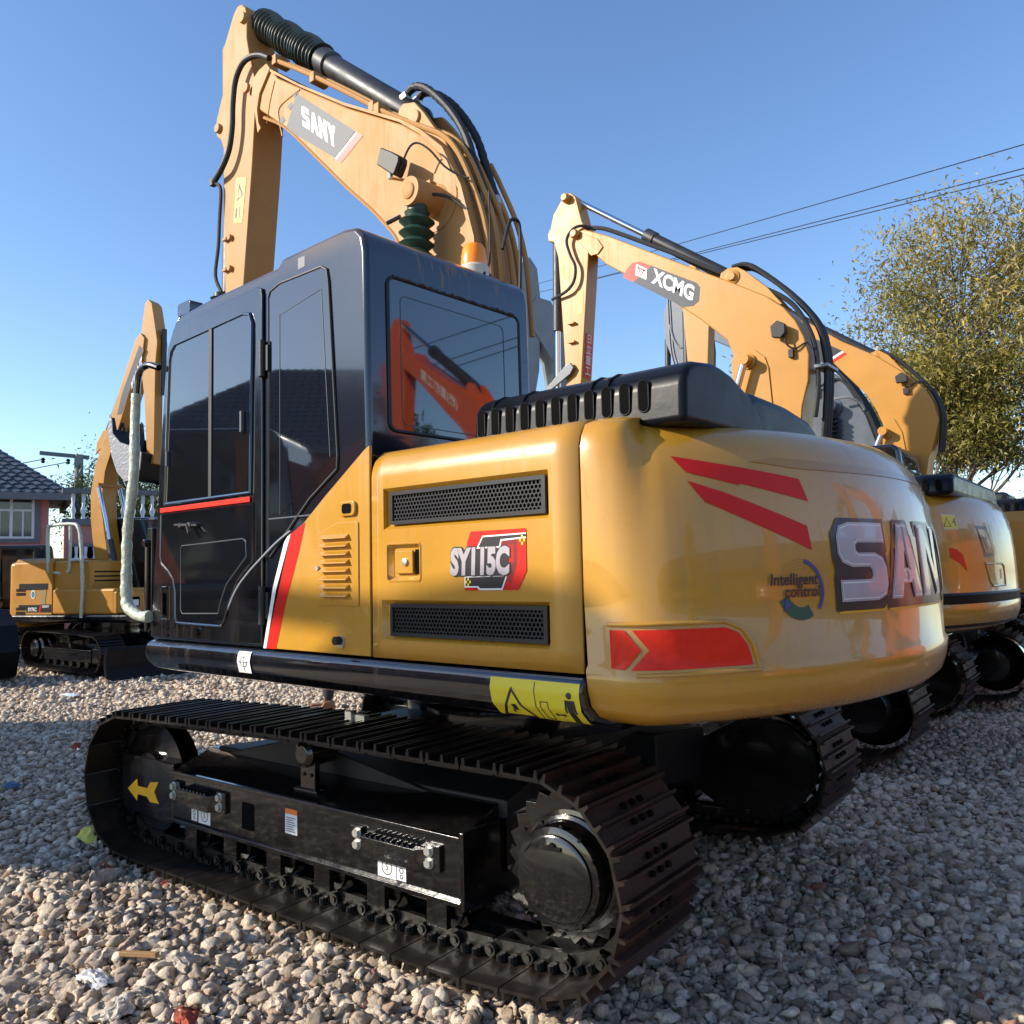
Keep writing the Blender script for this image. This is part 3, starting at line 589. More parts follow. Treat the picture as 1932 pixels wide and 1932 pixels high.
cwsheet('control_emblem', [arc(-.785,1.455,.095,.055,200,300), arc(-.785,1.455,.10,.088,-40,75)+[[(-.855,1.43),(-.86,1.385),(-.835,1.41)]], [[(-.785+r_*math.cos(R(a_)), 1.458+r_*math.sin(R(a_))), (-.785+(r_-.004)*math.cos(R(a_)), 1.458+(r_-.004)*math.sin(R(a_))), (-.785+(r_-.004)*math.cos(R(a_+2)), 1.458+(r_-.004)*math.sin(R(a_+2)))] for r_ in (.065, .075, .085, .095) for a_ in range(-20, 150, 6)]], [M['green_em'], M['blue_em'], M['gry']])
cwtext('Intelligent', .050, .0012, 1.0, -.812, 1.487, .007).build('emblem_lettering', M['dk'], cwo, rec=False)
cwtext('control', .050, .0012, 1.0, -.782, 1.449, .007).build('emblem_lettering', M['dk'], cwo, rec=False)

# ---- black engine hood with slots
hd = S(MB().prism([(-1.062,1.985),(-1.055,2.125),(-1.03,2.165),(-.98,2.19),(-.85,2.205),(-.80,2.200),(-.72,2.185),(-.58,2.13),(-.50,2.06),(-.48,1.985)], .655, 1.56, 'x'), 'engine_hood', M['plas'], bevel=.045, seg=4)
for x in (.74, .885, 1.19, 1.26): MB().prism([(-1.066,1.99),(-1.060,2.128),(-1.034,2.170),(-.98,2.196),(-.85,2.210),(-.62,2.217),(-.60,2.20),(-.98,2.18),(-1.04,2.12),(-1.05,1.99)], x, x+.012, 'x').build('hood_rib', M['plas'], hd, bevel=.003)
for i in range(11):
    x = .70+i*.0715
    o_ = MB().flat([rrect(x-.017, x+.017, 2.035, 2.135, .0165, 6)], lambda a_, z: Vector((a_, -1.0645+max(0, (z-2.10))*.05, z)), 0).build('hood_slot', [M['inner']], hd, rec=False)
    frame_loop(MB(), rrect(x-.019, x+.019, 2.033, 2.137, .018, 6), -1.062, .003).build('slot_rim', M['plas'], o_)
S(MB().prism([(-.62,1.99),(-.60,2.12),(-.48,2.165),(-.2,2.155),(.02,2.125),(.13,2.07),(.17,1.99)], .80, 1.535, 'x'), 'rear_hood', M['plas'], bevel=.05, seg=4)
S(MB().prism([(-.66,1.99),(-.62,2.20),(-.60,2.2),(-.50,2.17),(-.36,2.10),(-.34,1.99)], 1.04, 1.06, 'x').tube([(1.40,-.45,2.13),(1.42,-.2,2.15),(1.40,.1,2.13),(1.38,.3,2.06)], .02, 8), 'hood_seam', M['plas'], bevel=0)

# ---- cab
CY0, CY1 = -1.235, -.212
cabp = [(-1.575,1.206),(-1.535,1.60),(-1.445,2.55),(-1.405,2.78),(-1.37,2.85),(-1.28,2.905),(-1.0,2.922),(-.39,2.930),(-.355,2.962),(.10,2.968),(.18,2.955),(.225,2.91),(.240,2.84),(.250,2.05),(.250,1.98),(-.02,1.80),(-.20,1.66),(-.44,1.206)]
cab = S(MB().prism(cabp, CY0, CY1), 'cab', M['cab'], bevel=.055, seg=5)
S(MB().box(-.42, .262, -1.21, CY1, 1.21, 2.0), 'cab_base', M['cab'])
door = MB().prism([(-1.553,1.225),(-1.50,1.75),(-1.425,2.50),(-1.39,2.74),(-1.345,2.805),(-1.27,2.845),(-.53,2.868),(-.497,2.855),(-.490,2.82),(-.492,1.225)], -1.249, -1.236).build('door', M['blk'], cab, bevel=.006, seg=3)
YD = -1.2495
wpts = [(-1.395,1.915),(-1.352,2.66),(-1.335,2.715),(-1.295,2.745),(-.64,2.765),(-.585,2.75),(-.562,2.70),(-.578,1.915)]
MB().prism(wpts, YD-.004, YD+.002).build('door_glass', M['glass'], door)
frame_loop(MB(), wpts, YD-.003, .010).build('window_seal', M['blk'], door)
MB().box(-.945, -.918, YD-.010, YD, 1.915, 2.755).build('window_mullion', M['rub'], door)
MB().box(-1.36, -1.345, YD-.022, YD-.004, 2.11, 2.19).build('window_catch', M['gry'], door, bevel=.003); MB().box(-.645, -.628, YD-.022, YD-.004, 2.20, 2.30).build('window_catch', M['gry'], door, bevel=.003)
MB().box(-1.44, -.578, YD-.009, YD-.003, 1.872, 1.897).build('red_strip', M['redtape'], door, bevel=.002)
lg = [(-1.432,1.862),(-.560,1.862),(-.556,1.60),(-.60,1.572),(-.687,1.512),(-.755,1.42),(-.809,1.320),(-.825,1.302),(-.847,1.297),(-1.262,1.303),(-1.272,1.33),(-1.276,1.46),(-1.295,1.52),(-1.347,1.565),(-1.42,1.605),(-1.437,1.64)]
MB().prism(lg, YD-.005, YD+.001).build('lower_door_glass', M['glass'], door)
frame_loop(MB(), lg, YD-.003, .0075).build('window_seal', M['blk'], door)
ig = [(-1.21,1.692),(-.98,1.697),(-.64,1.706),(-.615,1.69),(-.608,1.623),(-.66,1.585),(-.782,1.496),(-.83,1.42),(-.856,1.358),(-1.20,1.351),(-1.218,1.37),(-1.219,1.68)]
frame_loop(MB(), ig, YD-.0055, .003).build('inner_pane_line', M['gry'], door)
mb = MB().cyl((-1.19,YD,1.795),(-1.19,YD-.03,1.795),.012,n=10).cyl((-1.09,YD,1.79),(-1.09,YD-.035,1.79),.016,n=12).beam((-1.245,YD-.025,1.80),(-1.02,YD-.025,1.788),.012,.010).beam((-1.10,YD-.035,1.79),(-1.06,YD-.045,1.752),.014,.014)
mb.build('glass_handle', M['barrel'], door)
mb = MB(); frame_loop(mb, rrect(-1.43,-1.335,1.317,1.482,.008,2), YD-.001, .006, 0); mb.flat([rrect(-1.425,-1.34,1.322,1.477,.006,2)], side(YD-.0015), 1).box(-1.41, -1.385, YD-.018, YD, 1.345, 1.455, 0)
mb.build('door_handle', [M['blk'], M['inner']], door, bevel=0)
MB().cyl((-1.055,YD,1.262),(-1.055,YD-.016,1.262),.020,n=12).cyl((-1.36,YD,1.275),(-1.36,YD-.006,1.275),.008,n=8).cyl((-1.36,YD,1.24),(-1.36,YD-.006,1.24),.008,n=8).build('door_bolt', M['frm'], door)
for z in (2.52, 1.40): MB().cyl((-.478,-1.256,z-.085),(-.478,-1.256,z+.085),.017,n=12).box(-.515,-.44,-1.252,-1.236,z-.06,z+.06).build('hinge', M['rub'], cab, bevel=.003)
# fixed side window behind the door
sw = [(-.448,2.80),(-.435,2.825),(-.36,2.845),(-.05,2.842),(-.012,2.82),(.0,2.76),(.055,2.02),(.05,1.965),(-.14,1.855),(-.44,1.615),(-.452,1.63)]
MB().prism(sw, -1.240, -1.2355).build('side_window', M['glass'], cab)
frame_loop(MB(), sw, -1.2385, .0065).build('window_seal', M['rub'], cab)
MB().box(-.448, .02, -1.2425, -1.2395, 1.783, 1.789).build('window_line', M['gry'], cab)
frame_loop(MB(), [(-.36,2.70),(-.05,2.745),(.005,2.02),(-.36,1.80)], -1.2402, .0022).build('window_line', M['gry'], cab)
MB().flat([[(-.225,2.875),(-.175,2.878),(-.175,2.955-.03),(-.225,2.955-.03)]], side(-1.2360)).build('tape_patch', nmat('grey_tape', (.10,.11,.12), .5), cab, rec=False)
# bright diagonal edge where the cab meets the yellow body
MB().tube([(-.80,-1.252,1.345),(-.70,-1.2535,1.47),(-.60,-1.254,1.545),(-.50,-1.254,1.605),(-.38,-1.25,1.675),(-.27,-1.248,1.725)], .005, 8).build('trim', nmat('polished_trim', (.30,.33,.38), .35), cab)
# rear window
rxf = lambda z: .240+(2.84-z)*.0127
def rp(o_): return lambda y, z: Vector((rxf(z)+o_, y, z))
rw = rrect(-1.125, -.300, 2.115, 2.758, .035)
mb = MB(); n = len(rw); mb.add([rp(.0045)(y, z) for y, z in rw]+[rp(-.002)(y, z) for y, z in rw], [tuple(range(n)), tuple(range(2*n-1, n-1, -1))]+[(i, (i+1) % n, n+(i+1) % n, n+i) for i in range(n)])
mb.build('rear_window', M['glass'], cab)
P_ = [tuple(rp(.003)(y, z)) for y, z in rw]; MB().tube(P_+[P_[0]], .008, 6, sm=0).build('window_seal', M['rub'], cab)
rw2 = rrect(-1.06, -.415, 2.145, 2.69, .03); P_ = [tuple(rp(.005)(y, z)) for y, z in rw2]; MB().tube(P_+[P_[0]], .002, 5, sm=0).build('window_line', M['gry'], cab)
M['ruststain'] = nmat('rust_edge', (.09,.03,.015), .8, col2=(.02,.01,.01), scale=60)
MB().tube([tuple(rp(.006)(y, 2.762+random.uniform(-.003,.003))) for y in np.linspace(-1.10, -.34, 60)], .006, 6, sm=0, rj=.6).build('rusty_seal', M['ruststain'], cab)
# roof fittings
MB().tube([(-.02+.035*math.cos(t), -1.02, 2.985+.045*math.sin(t)) for t in np.linspace(-.6, PI+.6, 12)], .009, 8, sm=0).build('lifting_eye', M['bolt'], cab)
MB().tube([(-1.22+.025*math.cos(t), -1.0, 2.925+.035*math.sin(t)) for t in np.linspace(-.4, PI+.4, 10)], .008, 8, sm=0).build('lifting_eye', M['blk'], cab)
bc = MB().lathe((.10,-.45,2.955),(0,0,1),[(0,.072),(.045,.075),(.055,.068)],26); bc = bc.build('beacon_base', M['cream'], cab)
MB().lathe((.10,-.45,3.008),(0,0,1),[(0,.064),(.02,.066),(.085,.058),(.108,.045),(.115,.01)],26).build('beacon_lens', M['amb'], bc)
MB().tube([(.13,-.395,2.965),(.135,-.37,3.10),(.12,-.355,3.42)], .0042, 6).lathe((.13,-.40,2.95),(0,0,1),[(0,.03),(.02,.03),(.05,.012),(.10,.008)],12).tube([(.13,-.36,2.96),(.16,-.44,2.975),(.18,-.47,2.92)], .009, 6).build('antenna', M['rub'], cab)
# handrail wrapped in foam, in front of the cab, and mirror / lamps
hr = MB().tube([(-1.44,-1.27,2.645),(-1.52,-1.29,2.67),(-1.60,-1.30,2.64),(-1.63,-1.30,2.52)], .018, 10).build('handrail', M['blk'], cab)
MB().tube([(-1.632,-1.30,2.53),(-1.645,-1.30,2.37),(-1.655,-1.30,2.081),(-1.72,-1.30,1.796),(-1.728,-1.30,1.55)], .027, 12, sm=10, rj=.10).tube([(-1.728,-1.30,1.56),(-1.725,-1.30,1.45),(-1.70,-1.30,1.38),(-1.60,-1.29,1.335),(-1.52,-1.27,1.33)], .030, 12, sm=6, rj=.12).build('foam_wrap', M['foam'], hr)
MB().box(-1.60,-1.545,-1.25,-1.18,1.26,1.80).cyl((-1.575,-1.26,1.25),(-1.575,-1.26,1.70),.012).cyl((-1.58,-1.25,1.72),(-1.58,-1.28,1.72),.02,n=10).build('door_post', M['blk'], cab, bevel=.004)
MB().prism(rrect(-1.50,-1.36,2.955,3.03,.02), -1.14, -1.06).tube([(-1.49,-1.1,2.99),(-1.54,-1.12,2.93),(-1.52,-1.14,2.85),(-1.44,-1.16,2.83)], .010, 6).build('cab_lamp', M['blk'], cab, bevel=.006)
MB().prism([(-1.66,2.79),(-1.61,2.83),(-1.58,2.80),(-1.585,2.60),(-1.61,2.585),(-1.64,2.66)], -1.10, -1.04).build('side_mirror', M['wht'], cab, bevel=.008)
MB().box(-1.565,-1.535,-1.13,-1.09,2.55,2.76).box(-1.58,-1.55,-1.12,-1.09,2.68,2.715,1).build('mirror_bracket', [M['frm'], M['redtape']], cab, bevel=.004)

# ---- front end of the main machine
MP = dict(paint=M['boomyel'], by=(-.20, .16), ay=(-.17, .07), rz=TH,
 boom=[(-2.24,4.84),(-2.262,4.92),(-2.235,5.04),(-2.17,5.085),(-2.09,5.075),(-2.02,5.01),(-1.96,4.94),(-1.68,4.75),(-1.2,4.43),(-.69,4.13),(-.52,4.00),(-.41,3.88),(-.31,3.74),(-.25,3.62),(-.18,3.46),(-.135,3.26),(-.12,3.0),(-.10,2.2),(.05,1.7),(.05,1.4),(-.25,1.4),(-.40,1.9),(-.55,2.8),(-.64,3.22),(-.73,3.43),(-.86,3.59),(-1.01,3.74),(-1.21,3.92),(-1.52,4.22),(-1.87,4.55)],
 arm=[(-2.585,5.70),(-2.53,5.74),(-2.47,5.73),(-2.42,5.68),(-2.40,5.59),(-2.40,5.44),(-2.37,5.32),(-2.30,5.10),(-2.29,4.85),(-2.33,4.45),(-2.44,3.62),(-2.53,2.6),(-2.66,2.6),(-2.69,3.62),(-2.71,4.11),(-2.72,4.72),(-2.76,4.80),(-2.81,4.84),(-2.835,4.90),(-2.82,4.98),(-2.76,5.10),(-2.735,5.14),(-2.74,5.5),(-2.70,5.53)],
 lug=[(-.80,4.20),(-.775,4.275),(-.74,4.295),(-.64,4.265),(-.56,4.17),(-.49,4.07),(-.39,3.94),(-.33,3.80)],
 cyl=((-2.42,5.62), (-.66,4.19), .42), cr=.076, bell=True, kcyl=((-2.86,4.84), (-2.90,3.2), .7))
boom, arm = front_end(ex, MP, TH)
yb = -.2
MB().flat([[(-1.735,4.735),(-1.12,4.245),(-1.32,4.145),(-1.86,4.535)]], side(yb-.0025), 0).flat([[(-1.112,4.238),(-1.098,4.228),(-1.31,4.130),(-1.322,4.142)]], side(yb-.003), 1).flat([[(-1.098,4.228),(-1.045,4.190),(-1.262,4.092),(-1.31,4.130)]], side(yb-.0025), 2)\
  .flat([[(-1.785,4.735),(-1.745,4.755),(-1.715,4.73),(-1.752,4.71)],[(-1.845,4.685),(-1.80,4.70),(-1.77,4.67),(-1.815,4.65)],[(-1.94,4.625),(-1.895,4.64),(-1.865,4.60),(-1.91,4.585)]], side(yb-.0025), 0)\
  .build('logo_plate', [M['gry'], M['wht'], M['redtape']], boom, rec=False)
_d = Vector((.62, -.49)).normalized(); _u = Vector((.20*-1, .175)).normalized()
def lg_map(px, pz, y, du=_d, uu=Vector((-.42, .90))): return lambda a_, b_: Vector((px+du.x*a_+uu.x*b_*.0+b_*.36, y, pz+du.y*a_+b_*.93))
MB().flat(word('SANY', 0, 0, .108, .150, .1), (lambda a_, b_: Vector((-1.665+.785*a_+b_*(-.12), yb-.0035, 4.485-.60*a_+b_*1.0-a_*.02)))).build('logo_lettering', M['wht'], boom, rec=False)
# side plates, pins, seams
def disc(name, x, z, r, y, d, mat, par): return MB().lathe((x, y, z), (0, -1, 0), [(0, r), (d*.8, r), (d, r*.9)], 28).build(name, mat, par)
bs = MB().lathe((-.418, yb+.02, 3.575), (0,-1,0), [(0,.115),(.02,.115),(.032,.085),(.20,.078),(.225,.078)], 30).lathe((-.418, yb-.205, 3.575), (0,-1,0), [(0,.045),(.006,.045),(.009,.04)], 24).build('cylinder_boss', M['boomyel'], boom)
MB().lathe((-.418, yb+.002, 3.575), (0,-1,0), [(0,.165),(.007,.165)], 40).build('boss_plate', M['boomyel'], boom)
bl = MB(); pr = [(0,.055),(.05,.055),(.055,.07)]
for i in range(9): pr += [(.075+i*.062, .062), (.105+i*.062, .098)]
bl.lathe((-.425, yb-.135, 3.53), (-.05, 0, -1), pr, 26).build('cylinder_bellows', M['grn'], boom)
S(MB().cyl((-.45, yb-.135, 3.0), (-.72, yb-.135, 1.3), .058), 'boom_cylinder', M['barrel'])
MB().cyl((-.52,yb-.17,3.475),(-.60,yb-.2,3.45),.012,n=8).build('grease_nipple', M['frm'], boom)
disc('pin', -2.435, 5.60, .04, -.165, .03, M['boomyel'], arm); disc('pin', -2.775, 4.89, .035, -.165, .03, M['boomyel'], arm)
disc('pin', -2.345, 5.02, .035, yb+.005, .022, M['boomyel'], boom); disc('pin', -.635, 4.165, .045, -.145, .02, M['boomyel'], boom)
MB().prism([(-2.17,5.075),(-2.075,5.085),(-2.03,5.03),(-2.09,4.97),(-2.16,4.90),(-2.19,4.80),(-2.175,4.70),(-2.145,4.645),(-2.185,4.62),(-2.235,4.84),(-2.265,4.93),(-2.235,5.045)], yb-.016, yb+.002).build('nose_plate', M['boomyel'], boom, bevel=.005)
MB().tube([(-1.70,yb-.001,4.745),(-1.80,yb-.001,4.74),(-1.93,yb-.001,4.72),(-1.945,yb-.001,4.65),(-1.90,yb-.001,4.50)], .006, 6).tube([(-1.99,yb-.001,4.93),(-2.05,yb-.001,4.80),(-2.09,yb-.001,4.66)], .004, 6).build('weld_seam', M['boomyel'], boom)
# flange along the boom edges
def edge(pts, y, r, name, par, mat=M['boomyel']): return MB().tube([(a_, y, b_) for a_, b_ in pts], r, 6, sm=3).build(name, mat, par)
edge([(-2.13,4.72),(-1.87,4.55),(-1.52,4.22),(-1.21,3.92),(-1.01,3.74),(-.86,3.59),(-.73,3.43),(-.66,3.2)], yb+.004, .012, 'edge_weld', boom)
MB().prism([(-2.01,4.99),(-1.68,4.752),(-1.2,4.432),(-.69,4.132),(-.52,4.00),(-.36,3.83),(-.22,3.58),(-.13,3.28),(-.10,3.0),(-.09,3.0),(-.11,3.29),(-.20,3.60),(-.34,3.86),(-.51,4.02),(-.69,4.150),(-1.2,4.450),(-1.68,4.768),(-2.01,5.01)], yb-.028, yb+.03).build('top_flange', M['boomyel'], boom)
MB().flat([[(-2.535,4.43),(-2.40,4.39),(-2.455,4.07),(-2.57,4.10)]], side(-.1725), 0).flat([[(-2.50,4.36),(-2.46,4.27),(-2.44,4.275),(-2.49,4.375)],[(-2.50,4.36),(-2.52,4.25),(-2.51,4.25),(-2.49,4.35)],[(-2.52,4.25),(-2.45,4.27),(-2.45,4.28),(-2.52,4.262)],[(-2.49,4.20),(-2.475,4.20),(-2.485,4.12),(-2.495,4.12)],[(-2.54,4.20),(-2.515,4.20),(-2.525,4.13),(-2.55,4.13)]], side(-.1732), 1).build('warning_sticker', [M['oyel'], M['gry']], arm, rec=False)
for z in (4.0, 3.77): MB().box(-2.68, -2.63, -.20, -.168, z-.012, z+.012).lathe((-2.60, -.168, z), (0,-1,0), [(0,.022),(.03,.022)], 12).build('hose_clamp', M['boomyel'], arm, bevel=.004)
# steel pipes and hoses
pipe = [(-2.171,5.19),(-2.042,5.115),(-1.677,4.87),(-1.239,4.555),(-.884,4.29),(-.578,4.09),(-.40,3.97),(-.29,3.84),(-.20,3.66),(-.10,3.40),(-.06,3.1),(-.05,2.8)]
MB().tube([(a_, -.155, b_) for a_, b_ in pipe], .016, 8).tube([(a_+.02, -.10, b_+.005) for a_, b_ in pipe[1:]], .014, 8).build('steel_pipe', M['boomyel'], boom)
for q, y in ((0, -.07), (.015, -.01), (.01, .05), (.02, .115)):
    MB().tube([(-.31+q,y,3.86),(-.23+q,y,3.70),(-.12+q,y,3.45),(-.055+q,y,3.18),(-.03+q,y,2.8)], .015, 8).build('steel_pipe', M['boomyel'], boom)
for p in ((-2.04,5.12), (-1.60,4.81), (-1.0,4.37), (-.95,4.34)):
    MB().box(p[0]-.025, p[0]+.025, -.18, -.06, p[1]-.04, p[1]+.03).build('pipe_clamp', M['boomyel'], boom, bevel=.006)
for dy, dx in ((-.06, 0), (.02, .015)):
    h = MB().tube([(-.82+dx,dy,4.40),(-.74,dy,4.43),(-.64,dy,4.385),(-.52+dx,dy,4.27),(-.40+dx,dy,4.12),(-.31+dx,dy,3.96),(-.255+dx,dy,3.80),(-.19+dx,dy,3.60)], .024, 10, sm=12, rj=.08).build('hydraulic_hose', M['rub'], boom)
    MB().lathe((-.19+dx,dy,3.60), (.25,0,-1), [(0,.028),(.05,.03),(.055,.022),(.10,.022)], 6).build('hose_coupling', M['bolt'], h); MB().lathe((-.84+dx,dy,4.40), (1,0,.2), [(0,.03),(.05,.03),(.055,.02)], 6).build('hose_coupling', M['bolt'], h)
MB().tube([(-2.08,-.19,5.135),(-2.17,-.20,5.19),(-2.27,-.215,5.215),(-2.37,-.225,5.20),(-2.45,-.23,5.11),(-2.485,-.23,4.95),(-2.495,-.23,4.77),(-2.54,-.23,4.615),(-2.64,-.23,4.51),(-2.80,-.20,4.476)], .021, 10, sm=6).build('hydraulic_hose', M['rub'], arm)
MB().tube([(-2.80,-.20,4.47),(-2.72,-.19,4.40),(-2.735,-.19,4.17),(-2.75,-.19,3.97),(-2.79,-.19,3.76),(-2.72,-.18,3.62)], .013, 8).box(-2.83,-2.79,-.22,-.18,4.45,4.50).build('hydraulic_hose', M['rub'], arm)
MB().lathe((-2.75,-.17,3.62), (0,0,-1), [(0,.05),(.03,.05),(.04,.075),(.06,.05),(.08,.08),(.10,.05),(.13,.08),(.16,.05)], 18).build('rod_bellows', M['grn'], arm)
MB().tube([(.03,-.16,3.20),(.04,-.12,3.34),(.05,-.09,3.375),(.055,-.05,3.35),(.06,-.055,3.15),(.06,-.07,2.9)], .010, 8).build('loop_hose', M['rub'], boom)
# work light with bracket and wire
wl = MB().prism([(-.735,3.845),(-.70,3.935),(-.60,3.872),(-.545,3.83),(-.548,3.80),(-.585,3.745),(-.60,3.74)], yb-.16, yb-.09).build('work_light', M['rub'], boom, bevel=.008)
MB().cyl((-.655,yb-.125,3.80),(-.655,yb-.125,3.745),.014,n=8,mi=0).beam((-.66,yb-.12,3.755),(-.47,yb-.03,3.69),.035,.006,1).box(-.49,-.43,yb-.035,yb+.002,3.665,3.70,1).build('light_bracket', [M['bolt'], M['boomyel']], wl)
MB().tube([(-.57,yb-.13,3.76),(-.50,yb-.13,3.86),(-.44,yb-.12,3.88),(-.36,yb-.10,3.82),(-.29,yb-.06,3.72),(-.22,yb-.02,3.66),(-.16,yb-.005,3.63)], .006, 6).build('wire', M['rub'], wl)
MB().tube([(-.42,yb-.12,3.56),(-.34,yb-.10,3.565),(-.25,yb-.06,3.53),(-.16,yb-.02,3.45)], .010, 6, rj=.2).build('grease_hose', M['rub'], boom)

# ================================================================== OTHER EXCAVATORS (same class of machine, copied tail casting)
CWMESH = cwo.data
_shoe = {}
def belt_mesh(y0, y1):
    k = (y0, y1)
    if k not in _shoe:
        mb = MB()
        for a, b in FR: shoe_mb(mb, a, b, y0, y1, .026, 0, 1)
        _shoe[k] = mb
    return _shoe[k]
def generic(name, label, loc, rz, paint, P, sc_=1.0, up=0.0, body=None, cabm=None, tail='round', hoodz=2.15, cab_on=True, shoem=None, bt=2.01, tailx=.74):
    root = thing(name, label, 'excavator', loc, rz, GR); root.scale = (sc_,)*3
    body = body or paint; cabm = cabm or M['blk']; U = dict(loc=(-.311, 0, 0))
    for sg, (y0, y1) in ((-1, (-1.25, -.75)), (1, (.75, 1.25))):
        yc = (y0+y1)/2; ya = lambda v, sg=sg: sg*v
        belt_mesh(y0, y1).build('track_belt', [shoem or M['rust'], M['frm']], root, **U)
        f = MB().prism([(ya(1.117), .296), (ya(1.117), .535), (ya(.90), .625), (ya(.84), .625), (ya(.84), .30)], -1.14, .83, 'x').box(-1.67, -1.16, *sorted((ya(.88), ya(1.10))), .28, .57).build('track_frame', M['frm'], root, bevel=.01, **U)
        MB().lathe((-1.42, yc-.05, .465), (0, 1, 0), [(-.03, .12), (0, .28), (.1, .28), (.13, .12)], 28).build('idler_wheel', M['frm'], f)
        MB().lathe((1.235, ya(.80), .487), (0, sg, 0), [(0, .28), (.12, .28), (.14, .235), (.24, .235), (.27, .195), (.33, .192), (.36, .155), (.365, .02)], 32).build('travel_motor', M['frm'], f)
        for x in (-.95, -.62, -.29, .04, .37, .70): MB().cyl((x, yc-.1, .265), (x, yc+.1, .265), .075, n=14).build('track_roller', M['frm'], f)
        MB().cyl((-.14, yc-.08, .735), (-.14, yc+.08, .735), .062, n=14).box(-.18, -.10, *sorted((ya(1.02), ya(1.05))), .56, .73).build('carrier_roller', M['frm'], f)
    MB().box(-.9, .5, -.9, .9, .40, .78).build('carbody', M['frm'], root, bevel=.03); MB().cyl((0,0,.76), (0,0,1.06), .58, n=32).build('slew_ring', M['frm'], root)
    def A(mb, n, mt, par=root, **k):
        if par is root: k['rz'] = up
        return mb.build(n, mt, par, **k)
    A(MB().prism([(y, z) for y, z in SK[:-1]]+[(1.0,1.03),(1.12,1.035),(1.215,1.06),(1.258,1.10),(1.27,1.15),(1.262,1.188),(1.235,1.205)], -1.55, 1.293, 'x'), 'skirt', M['blk'], bevel=.02)
    if tail == 'round':
        c = bpy.data.objects.new('counterweight', CWMESH.copy()); COL.objects.link(c); c.parent = root; c.rotation_euler.z = up; c.scale = (tailx, .985, 1); c.location.x = 1.292*(1-tailx); c.data.materials.clear(); c.data.materials.append(body)
    else:
        c = A(MB().prism([(1.25,-1.2),(1.45,-1.2),(1.62,-.9),(1.66,0),(1.62,.9),(1.45,1.2),(1.25,1.2)], .95, bt-.06, 'z'), 'counterweight', body, bevel=.08, seg=4)
    bd = A(MB().prism([(-1.24,1.21),(-1.24,bt-.09),(-1.16,bt),(1.16,bt),(1.24,bt-.09),(1.24,1.21)], .30, 1.288, 'x'), 'engine_door', body, bevel=.01)
    rb = A(MB().box(-1.25, .30, .30, 1.24, 1.21, 1.72), 'right_side_body', body, bevel=.05, seg=3)
    A(MB().prism([(-.45,1.21),(.29,1.21),(.29,2.02),(-.2,1.74)], -1.24, -.2), 'side_panel', body, bevel=.01)
    for z0, z1 in ((1.31,1.41),(1.71,1.84)):
        for y in (-1.243, 1.243): MB().box(.40, 1.15, *sorted((y, y*.99)), z0, z1).build('vent', M['mesh'], bd)
    hd_ = A(MB().prism([(-1.05,1.99),(-1.03,hoodz-.05),(-.95,hoodz),(.9,hoodz),(1.0,hoodz-.06),(1.03,1.99)], .70, 1.55, 'x'), 'engine_hood', M['plas'], bevel=.04, seg=3)
    sb = MB()
    for i in range(9):
        x = .78+i*.085; MB().flat([rrect(x-.018, x+.018, 2.02, hoodz-.05, .016, 4)], side(-1.0535)).build('hood_slot', M['inner'], hd_, rec=False)
    if cab_on:
        cb_ = A(MB().prism([(-1.575,1.206),(-1.445,2.50),(-1.405,2.68),(-1.28,2.78),(.12,2.80),(.19,2.74),(.262,2.05),(.262,1.21)], -1.23, -.24), 'cab', cabm, bevel=.05, seg=3)
        MB().prism([(-1.40,1.90),(-1.34,2.60),(-1.28,2.66),(-.60,2.68),(-.57,1.9)], -1.2345, -1.2305).build('door_glass', M['glass'], cb_)
        MB().prism([(-.42,1.75),(-.42,2.68),(-.02,2.68),(.04,2.0)], -1.2345, -1.2305).build('side_window', M['glass'], cb_)
        f_ = lambda z: .19+(2.74-z)*.104
        n_ = MB(); q_ = rrect(-1.10, -.36, 2.10, 2.66, .04); n_.add([(f_(z)+.006, y, z) for y, z in q_]+[(f_(z)-.002, y, z) for y, z in q_], [tuple(range(len(q_))), tuple(range(2*len(q_)-1, len(q_)-1, -1))]+[(i, (i+1) % len(q_), len(q_)+(i+1) % len(q_), len(q_)+i) for i in range(len(q_))])
        n_.build('rear_window', M['glass'], cb_)
        f2 = lambda z: -1.575+(z-1.206)*.10
        MB().add([(f2(z)-.012, y, z) for y, z in ((-1.15,1.45),(-.32,1.45),(-.32,2.62),(-1.15,2.62))], [(0,1,2,3)]).build('windscreen', M['glass'], cb_, rec=False)
    P = dict(P); P['paint'] = paint
    b, a = front_end(root, P, up)
    return root, b, a, c, bd, cb_ if cab_on else None

